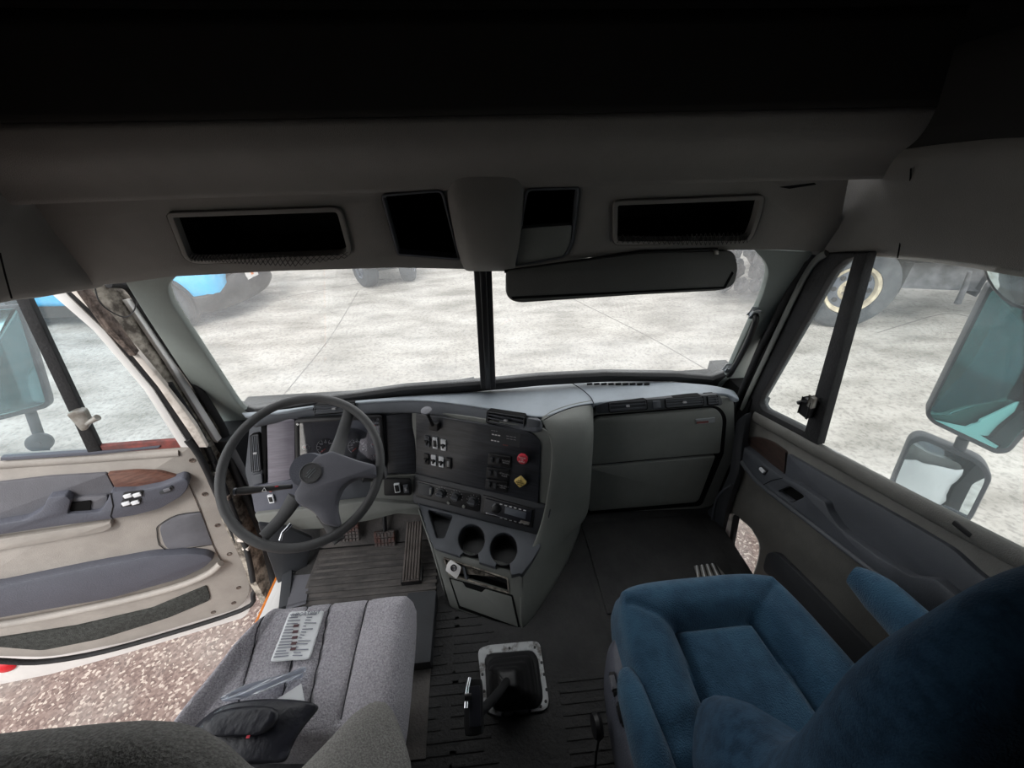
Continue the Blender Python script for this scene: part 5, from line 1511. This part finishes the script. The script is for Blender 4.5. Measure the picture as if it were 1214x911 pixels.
# padded roll and pocket
lens = [(-160, 716), (0, 696), (100, 675), (180, 660), (225, 657), (246, 659), (254, 664), (244, 674), (215, 688), (130, 712), (0, 735), (-160, 752)]
plate('padded_roll', lens, LD, 0.03, 'door_vinyl', ld, off=0.030, r=[0, 0, 0, 8, 8, 5, 4, 6, 10, 0, 0, 0], b=0.014)
tube('pocket_lip', [LD.hit(x, y, 0.022) for x, y in ((-160, 762), (0, 741), (120, 718), (205, 697), (246, 681), (262, 668))], 0.013, 'door_taupe', ld, 10, 4)
plate('pocket_mesh', [(-140, 775), (0, 757), (90, 743), (180, 722), (245, 695), (250, 712), (200, 733), (120, 758), (50, 772), (0, 768), (-140, 790)], LD, 0.008, 'grille_fabric', ld, off=0.006, r=[0, 0, 0, 4, 3, 5, 8, 8, 8, 0, 0], b=0.002)
for (x, y) in ((228, 546), (243, 586), (258, 623), (272, 657), (283, 697), (277, 715), (253, 726)):
    lathe('screw_hole', [(0.009, 0), (0.009, 0.002), (0.006, 0.002), (0.005, -0.002), (0.001, -0.002)], LD.hit(x, y, 0.0), LD.N, 'rust_brown', ld, 12)
lathe('reflector', [(0.026, 0), (0.026, 0.004), (0.02, 0.008), (0.001, 0.009)], LD.hit(7, 791, -0.045), LD.N, 'red_lens', ld, 24)
# left mirror outside the door
LM = Plane(LD.hit(20, 430, -0.22), LD.N + V((0.35, -0.1, 0.30)))
lm = thing('side_mirror', 'large flat cyan-tinted driver side mirror on a steel arm at the left edge', 'mirror', LM.hit(20, 430))
mo = [(-70, 365), (8, 362), (24, 360), (60, 478), (56, 484), (0, 499), (-60, 508)]
plate('mirror_housing', mo, LM, 0.04, 'mirror_black', lm, r=[8, 8, 8, 8, 6, 8, 8], b=0.006)
plate('mirror_glass', [(-66, 370), (8, 367), (20, 366), (54, 476), (50, 480), (0, 493), (-56, 502)], LM, 0.002, 'mirror_cyan', lm, off=0.002, r=6, b=0.0005)
tube('mirror_arm', [LM.hit(36, 488, -0.02), LM.hit(42, 505, -0.02), LM.hit(56, 545, -0.02), LM.hit(80, 610, -0.02)], 0.013, 'mirror_black', lm, 8, flat=0.5, flatdir=tuple(LM.N))
lathe('arm_pivot', [(0.03, 0), (0.03, 0.012), (0.022, 0.018), (0.006, 0.018), (0.006, 0.024)], LM.hit(48, 524, -0.005), LM.N, 'mirror_black', lm, 20)

# left door jamb of the cab: dirty metal, seals and hinge rust
JL = Plane((-0.975, 1.0, 1.5), V((1, -0.12, 0)))
struct(plate('wall_left_jamb', [(100, 340), (150, 334), (200, 400), (268, 515), (276, 560), (306, 620), (336, 700), (336, 716), (318, 716), (303, 690), (296, 668), (246, 560), (226, 505), (160, 420)], JL, 0.03, 'rusty_jamb', off=-0.01, b=0.003))
struct(plate('trim_6', [(150, 356), (156, 354), (205, 425), (264, 520), (262, 528), (256, 522), (198, 428)], JL, 0.012, 'white_paint', off=0.006, b=0.003))
struct(plate('trim_7', [(96, 340), (106, 340), (140, 380), (166, 416), (162, 422), (130, 388)], JL, 0.02, 'rust_brown', off=0.008, b=0.004))
struct(tube('trim_8', [JL.hit(x, y, 0.012) for x, y in ((128, 336), (152, 340), (172, 368), (200, 410), (236, 462), (266, 512), (275, 548), (296, 600), (312, 640), (326, 700))], 0.012, 'rubber_seal', None, 10, 4))
struct(tube('trim_9', [JL.hit(x, y, 0.006) for x, y in ((200, 455), (232, 505), (252, 545), (274, 600), (292, 650), (300, 690))], 0.010, 'rubber_seal', None, 8, 4))
for (x, y, s_) in ((246, 526, 0.014), (258, 560, 0.016), (268, 590, 0.014), (280, 622, 0.016), (292, 650, 0.012), (262, 540, 0.010), (286, 640, 0.012), (252, 548, 0.011)):
    c = JL.hit(x, y, 0.006)
    hg = struct(box('trim_10', c, (s_*1.4, s_, s_*2), random.choice(['bare_metal', 'rust_brown', 'white_dirty', 'black_plastic']), None, ax=pax(JL), bev=0.003))
# thin wire loop hanging at the top of the jamb
wl = tube('wire_loop', [JL.hit(x, y, 0.03) for x, y in ((112, 338), (118, 358), (134, 371), (150, 376), (160, 366), (162, 348), (154, 336))], 0.0016, 'black_plastic', None, 6, 5)
tag(wl, 'thin black wire looping down at the top of the open door jamb', 'wire')
# sill step with orange pinstripe
struct(box('trim_11', V((-0.785, 0.45, FZ-0.01)), (0.03, 1.2, 0.03), 'white_paint', None, bev=0.004))
struct(box('trim_12', V((-0.815, 0.45, FZ-0.03)), (0.03, 1.2, 0.04), 'white_paint', None, bev=0.004))
struct(box('trim_13', V((-0.834, 0.45, FZ-0.03)), (0.008, 1.2, 0.04), 'orange_paint', None, bev=0.001))
KP = Plane((-0.70, 1.0, 1.3), V((0.6, -1, 0.2)))
struct(plate('wall_kick_left', [(306, 622), (340, 626), (372, 640), (352, 716), (338, 716), (318, 660)], KP, 0.02, 'trim_charcoal', b=0.004, r=4))
def slant(name, a, b_, wx, wy, m):
    d = (b_-a); Z = d.normalized(); X = V((1, 0, 0)); X = (X-Z*X.dot(Z)).normalized()
    return struct(box(name, (a+b_)/2, (wx, wy, d.length), m, None, ax=(X, Z.cross(X), Z), bev=0.008))
slant('wall_kick_duct', pu(353, 722, z=FZ), pu(368, 640, y=1.10), 0.045, 0.04, 'door_grey')
slant('wall_kick_side', pu(338, 722, z=FZ), pu(346, 636, y=1.08), 0.035, 0.03, 'trim_charcoal')

# ================================================================== PASSENGER MIRRORS
RM = Plane((1.22, 0.62, 2.0), V((-0.72, -0.66, 0.05)))
rm = thing('side_mirror', 'tall rectangular teal-tinted passenger side mirror outside the right window', 'mirror', RM.hit(1160, 440))
plate('mirror_housing', [(1172, 338), (1290, 330), (1290, 470), (1214, 520), (1198, 539), (1180, 540), (1104, 503), (1096, 492)], RM, 0.05, 'mirror_black', rm, r=[6, 6, 6, 6, 8, 6, 8, 6], b=0.008)
plate('mirror_glass', [(1176, 344), (1286, 336), (1284, 468), (1210, 512), (1194, 532), (1182, 533), (1107, 498), (1102, 490)], RM, 0.002, 'mirror_teal', rm, off=0.002, r=6, b=0.0005)
RM2 = Plane(RM.hit(1115, 565), V((-0.72, -0.66, 0.12)))
cm = thing('convex_mirror', 'small wide-angle convex mirror below the big passenger mirror', 'mirror', RM2.hit(1115, 565))
co_ = rp([(1056, 572), (1078, 520), (1092, 516), (1168, 548), (1178, 568), (1152, 620), (1100, 640), (1050, 590)], [8, 8, 8, 14, 8, 8, 8, 8])
plate('mirror_housing', co_, RM2, 0.04, 'mirror_black', cm, b=0.008)
# bulged glass
gc = rp([(1062, 570), (1080, 527), (1094, 522), (1160, 551), (1169, 568), (1146, 614), (1100, 630), (1058, 590)], [6, 6, 8, 12, 8, 8, 8, 8])
uv_ = [RM2.uv(x, y, 0.003) for x, y in gc]
cu2 = sum(p[0] for p in uv_)/len(uv_); cv2 = sum(p[1] for p in uv_)/len(uv_)
vs, fs = [], []
nn = len(uv_)
for k in range(7):
    s = 1-k/6.0*0.999
    for (u, v) in uv_:
        vs.append(RM2.at(cu2+(u-cu2)*s, cv2+(v-cv2)*s, 0.003+0.014*(1-s*s)))
for k in range(6):
    for i in range(nn):
        j = (i+1) % nn; fs.append((k*nn+i, k*nn+j, (k+1)*nn+j, (k+1)*nn+i))
mesh_obj('mirror_glass', vs, fs, 'mirror_clear', cm, ang=180)
tube('mirror_link', [RM.hit(1142, 520, -0.02), RM2.hit(1136, 535, -0.02)], 0.012, 'mirror_black', cm, 8)
rmm = thing('round_mirror', 'round convex spot mirror at the top right corner outside the window', 'mirror', RM.hit(1225, 310, 0.05))
RM3 = Plane(RM.hit(1225, 310, 0.06), V((-0.8, -0.5, 0.1)))
plate('mirror_housing', ell(1228, 300, 66, 70), RM3, 0.02, 'mirror_black', rmm, b=0.005)
plate('mirror_glass', ell(1228, 300, 62, 66), RM3, 0.002, 'mirror_clear', rmm, off=0.002, b=0.0005)
tube('mirror_bracket', [RM.hit(1290, 420, -0.03), V((1.5, 0.3, 1.6)), V((1.05, 0.45, 1.5))], 0.012, 'mirror_black', rm, 8, 4)

# ================================================================== OUTSIDE
def wheel(parent, c, ax_dir, rad, wid, rimm, rimr=0.6, spokes=5):
    d = V(ax_dir).normalized(); c = V(c)
    t = lathe('tyre', [(rad*rimr, -wid/2), (rad*0.9, -wid/2), (rad*0.97, -wid*0.42), (rad, -wid*0.3), (rad, wid*0.3), (rad*0.97, wid*0.42), (rad*0.9, wid/2), (rad*rimr, wid/2), (rad*rimr*0.98, wid*0.2), (0.01, wid*0.2)], c, d, 'tyre', parent, 32)
    lathe('rim', [(0.005, wid*0.12), (rad*rimr, wid*0.12), (rad*rimr, wid*0.44), (rad*rimr*0.96, wid*0.5), (rad*rimr*0.86, wid*0.45), (rad*rimr*0.8, wid*0.28), (rad*0.3, wid*0.30), (rad*0.24, wid*0.42), (rad*0.1, wid*0.44), (0.005, wid*0.44)], c, d, rimm, parent, 32)
    if rimm == 'rim_cream':
        lathe('wheel_disc', [(rad*rimr*0.80, wid*0.29), (rad*rimr*0.5, wid*0.33), (rad*0.27, wid*0.34), (0.01, wid*0.34)], c, d, 'rim_grey', parent, 28)
        lathe('hub_cap', [(rad*0.17, wid*0.34), (rad*0.16, wid*0.6), (rad*0.10, wid*0.68), (0.01, wid*0.69)], c, d, 'bare_metal', parent, 20)
    x, y, z = axes(d)
    for k in range(spokes):
        a = 2*math.pi*k/spokes
        q = x*math.cos(a)+y*math.sin(a); r_ = z.cross(q)
        if rimm == 'rim_grey':
            box('wheel_spoke', c+q*rad*0.36+d*wid*0.42, (rad*0.44, rad*0.12, wid*0.1), rimm, parent, ax=(q, r_, z), bev=0.006)
        else:
            lathe('hand_hole', [(rad*0.06, 0), (rad*0.06, 0.01), (0.004, 0.011)], c+q*rad*0.38+d*wid*0.335, d, 'black_plastic', parent, 12)
            lathe('wheel_nut', [(rad*0.03, 0), (rad*0.03, 0.03), (0.004, 0.031)], c+(q*math.cos(0.4)+r_*math.sin(0.4))*rad*0.19+d*wid*0.41, d, 'bare_metal', parent, 8)
    return t
def car_shape(parent, o, h, L_, W_, H_, bodym, sideskirt='car_black', plate_txt=False):
    """hatchback SUV: o = rear centre on ground, h = heading"""
    h = V(h).normalized(); lft = V((-h.y, h.x, 0)); up = V((0, 0, 1)); o = V(o)
    P_ = lambda x, y, z: o + h*x + lft*y + up*z
    # lower body loft: stations along x with (halfwidth, zlow, zshoulder)
    st = [(0.0, 0.60, 0.42, 0.70), (0.03, 0.80, 0.30, 0.84), (0.18, 0.92, 0.26, 0.93), (0.5, 0.98, 0.24, 0.95), (1.0, 1.0, 0.2, 0.93), (2.2, 1.0, 0.2, 0.9), (3.3, 0.99, 0.2, 0.86), (3.9, 0.93, 0.24, 0.78), (4.15, 0.8, 0.28, 0.66), (4.25, 0.6, 0.35, 0.58)]
    sx, sy, sz = L_/4.25, W_/2, H_/1.5
    rws = []
    for (x, hw, zl, zs) in st:
        x *= sx; hw *= sy; zl *= sz; zs *= sz
        rws.append([P_(x, -hw*0.75, zl), P_(x, -hw, zl+0.08), P_(x, -hw*1.0, (zl+zs)/2), P_(x, -hw*0.96, zs), P_(x, -hw*0.6, zs+0.06), P_(x, hw*0.6, zs+0.06), P_(x, hw*0.96, zs), P_(x, hw, (zl+zs)/2), P_(x, hw, zl+0.08), P_(x, hw*0.75, zl), P_(x, -hw*0.75, zl)])
    s = surf('body_shell', rws, bodym, parent, 0.02, 1)
    gh_ = []
    for (x, hw, z) in ((0.12, 0.70, 0.98), (0.35, 0.74, 1.25), (0.8, 0.74, 1.44), (1.6, 0.75, 1.5), (2.3, 0.74, 1.42), (2.8, 0.8, 1.15), (3.1, 0.84, 0.92)):
        x *= sx; hw *= sy; z *= sz
        gh_.append([P_(x, -hw*1.15, 0.88*sz), P_(x, -hw, z-0.06), P_(x, -hw*0.75, z), P_(x, hw*0.75, z), P_(x, hw, z-0.06), P_(x, hw*1.15, 0.88*sz)])
    surf('cabin', gh_, bodym, parent, 0.02, 1)
    # windows
    for sgn in (-1, 1):
        bm = bmesh.new()
        for (x0, x1) in ((0.75, 1.55), (1.65, 2.4)):
            bxm(bm, P_((x0+x1)/2*sx, sgn*sy*0.86, 1.15*sz), ((x1-x0)*sx, 0.03, 0.28*sz), (h, lft, up), 0.01)
        bmobj('side_window', bm, 'car_glass', parent)
    box('rear_window', P_(0.24*sx, 0, 1.14*sz), (0.03, sy*1.25, 0.3*sz), 'car_glass', parent, ax=((h*0.5+up*0.87).cross(lft).normalized()*-1, lft, (h*0.5+up*0.87).normalized()), bev=0.01)
    # bumper, diffuser, skirts, arches
    br_ = []
    lat = [(0.62, -1.01), (0.25, -0.99), (0.04, -0.86), (-0.05, -0.55), (-0.08, -0.3), (-0.09, 0), (-0.08, 0.3), (-0.05, 0.55), (0.04, 0.86), (0.25, 0.99), (0.62, 1.01)]
    for zi in range(5):
        row = []
        for (x, y) in lat:
            top = 0.46 + (0.20 if abs(y) < 0.6 else 0.0)
            z = 0.20 + (top-0.20)*zi/4
            ins = (0.10, 0.02, -0.02, 0.0, 0.05)[zi]
            row.append(P_(x*sx+ins*(1 if x < 0.3 else 0), y*sy*(1-0.3*ins), z*sz))
        br_.append(row)
    surf('rear_bumper', br_, sideskirt, parent, 0.03, 1)
    for sgn in (-1, 1):
        box('tail_light', P_(0.02*sx, sgn*sy*0.62, 0.84*sz), (0.06, sy*0.32, 0.10*sz), 'tail_red', parent, ax=(h, lft, up), bev=0.02)
        box('side_skirt', P_(2.1*sx, sgn*sy*0.97, 0.26*sz), (1.9*sx, 0.06, 0.14*sz), 'car_black', parent, ax=(h, lft, up), bev=0.02)
        for xw in (0.78, 3.38):
            c = P_(xw*sx, sgn*(sy*0.99), 0.36*sz)
            lathe('wheel_arch', [(0.42*sz, -0.06), (0.42*sz, 0.05), (0.385*sz, 0.055), (0.38*sz, -0.06)], c, lft*sgn, 'car_black', parent, 28)
            wheel(parent, c + lft*sgn*0.03, lft*sgn, 0.36*sz, 0.24, 'rim_grey', 0.66)
    np_ = box('licence_plate', P_(-0.10, 0, 0.58*sz), (0.015, 0.30, 0.15), 'white_paint', parent, ax=(h, lft, up), bev=0.004)
    if plate_txt:
        NP = Plane(P_(-0.112, 0, 0.58*sz), -h)
        box('plate_emblem', P_(-0.112, 0.0, 0.58*sz), (0.006, 0.05, 0.05), 'orange_paint', np_, ax=(h, lft, up), bev=0.004)
h1 = V((-0.985, 0.10, 0)).normalized()
wl_ = pu(215, 386, z=0.0)
Lc, Wc, Hc = 4.4, 1.78, 1.6
sy_, sx_ = Wc/2, Lc/4.25
oc = wl_ - h1*(0.78*sx_) - V((-h1.y, h1.x, 0))*(sy_*0.95)
c1 = thing('blue_car', 'bright blue hatchback with black lower bumper seen from behind, beyond the left windshield pane', 'car', oc)
car_shape(c1, oc, h1, Lc, Wc, Hc, 'car_blue', plate_txt=True)
oc2 = pu(60, 384, z=0.0) + V((-1.5, 1.8, 0))
c2_ = thing('dark_blue_car', 'dark blue car parked beyond the driver door window', 'car', oc2)
car_shape(c2_, oc2, V((-0.9, -0.25, 0)), 4.0, 1.66, 1.42, 'car_dark_blue')
# off-road vehicle far behind, only its wheels and underside visible
oc3 = pu(462, 336, z=0.0)
jv = thing('offroad_vehicle', 'dark off-road vehicle far off, only its big tyres and underside visible under the header', 'car', oc3)
a, b_ = pu(437, 339, z=0.0), pu(486, 332, z=0.0)
ax3 = (b_-a).normalized(); fw3 = V((-ax3.y, ax3.x, 0))
for q in (a, b_, a+fw3*2.1-ax3*0.15, b_+fw3*2.1):
    wheel(jv, q+V((0, 0, 0.36)), -fw3*0.35+ax3*(-1 if q == a else 1), 0.36, 0.26, 'rim_grey', 0.5)
mid = (a+b_)/2 + fw3*1.0
box('chassis', mid+V((0, 0, 0.42)), ((b_-a).length*0.95, 2.6, 0.14), 'car_black', jv, ax=(ax3, fw3, V((0, 0, 1))), bev=0.03)
box('axle', (a+b_)/2+V((0, 0, 0.34)), ((b_-a).length, 0.09, 0.09), 'chassis', jv, ax=(ax3, fw3, V((0, 0, 1))), bev=0.02)
box('bumper', (a+b_)/2-fw3*0.35+V((0, 0, 0.55)), ((b_-a).length*1.1, 0.14, 0.16), 'car_black', jv, ax=(ax3, fw3, V((0, 0, 1))), bev=0.03)
box('body', mid+V((0, 0, 0.9)), ((b_-a).length*0.95, 2.7, 0.7), 'car_dark_blue', jv, ax=(ax3, fw3, V((0, 0, 1))), bev=0.12)
box('cabin', mid+V((0, 0, 1.45))+fw3*0.2, ((b_-a).length*0.85, 1.6, 0.5), 'car_glass', jv, ax=(ax3, fw3, V((0, 0, 1))), bev=0.12)
for (px, py) in ((396, 329), (552, 325)):
    pass
# heavy truck chassis on the right
gw = pu(985, 385, z=0.0)
tk = thing('heavy_truck', 'heavy truck with a big dusty wheel and cream rim seen through the right window', 'truck', gw)
tdir = V((0.95, -0.30, 0)).normalized(); tn = V((tdir.y, -tdir.x, 0))
if tn.dot(CAM-gw) < 0: tn = -tn
wr = 0.58
wc_ = gw + V((0, 0, wr))
wheel(tk, wc_, tn, wr, 0.30, 'rim_cream', 0.60, 8)
wheel(tk, wc_ - tn*0.34, tn, wr, 0.30, 'rim_cream', 0.60, 8)
wheel(tk, wc_ - tn*2.1, -tn, wr, 0.30, 'rim_cream', 0.60, 8)
box('frame_rail', wc_ + tdir*1.6 - tn*0.5 + V((0, 0, 0.30)), (5.5, 0.1, 0.28), 'chassis', tk, ax=(tdir, tn, V((0, 0, 1))), bev=0.02)
box('frame_rail', wc_ + tdir*1.6 - tn*1.5 + V((0, 0, 0.30)), (5.5, 0.1, 0.28), 'chassis', tk, ax=(tdir, tn, V((0, 0, 1))), bev=0.02)
box('tank', wc_ + tdir*1.05 - tn*0.25 + V((0, 0, 0.22)), (0.9, 0.5, 0.34), 'chassis', tk, ax=(tdir, tn, V((0, 0, 1))), bev=0.08)
box('axle', wc_ - tn*1.0, (0.14, 2.0, 0.14), 'chassis', tk, ax=(tdir, tn, V((0, 0, 1))), bev=0.04)
box('load_bed', wc_ + tdir*1.4 - tn*1.0 + V((0, 0, 1.0)), (6.0, 2.2, 1.0), 'chassis', tk, ax=(tdir, tn, V((0, 0, 1))), bev=0.05)
tube('hanging_strap', [pu(1150, 322, y=wc_.y-0.7), pu(1144, 340, y=wc_.y-0.7), pu(1135, 360, y=wc_.y-0.7)], [0.02, 0.03, 0.035], 'chassis', tk, 8, 3)
for k in range(5):
    x, y, z = axes(tn)
# rubble heap beyond
k = 0
for (px, py, r_, dep) in ((856, 347, 0.15, 0), (876, 348, 0.13, 0), (892, 347, 0.11, 0), (909, 346, 0.15, 0), (928, 345, 0.14, 0),
                         (864, 345, 0.20, 0.7), (892, 344, 0.21, 0.7), (920, 343, 0.20, 0.7), (850, 343, 0.30, 1.6), (886, 341, 0.33, 1.8), (924, 340, 0.31, 1.8)):
    c = pu(px, py, z=0.0); d = V((c.x, c.y, 0)).normalized(); c = c + d*dep
    bm = bmesh.new()
    bmesh.ops.create_icosphere(bm, subdivisions=3, radius=r_)
    for v in bm.verts:
        q = v.co.normalized()*3.1
        v.co *= 0.82+0.16*math.sin(q.x*1.7+k*2)*math.cos(q.y*1.9+k)+0.08*random.random()
        v.co += c
    lo = min(v.co.z for v in bm.verts)
    for v in bm.verts: v.co.z = (v.co.z-lo)*1.25
    o = bmobj('rock', bm, 'rock', None, ang=20)
    ordw = ['leftmost', 'second from left', 'middle', 'second from right', 'rightmost']
    if dep == 0: lab = ordw[k] + ' small rock in the front row of rubble beyond the sun visor'
    elif dep < 1: lab = ordw[(k-5)*2] + ' mid-sized grey rock in the second rubble row beyond the visor'
    else: lab = ordw[(k-8)*2] + ' big dark boulder at the back of the rubble beyond the visor'
    tag(o, lab, 'rock', 'rubble heap rocks')
    k += 1

finish_text()
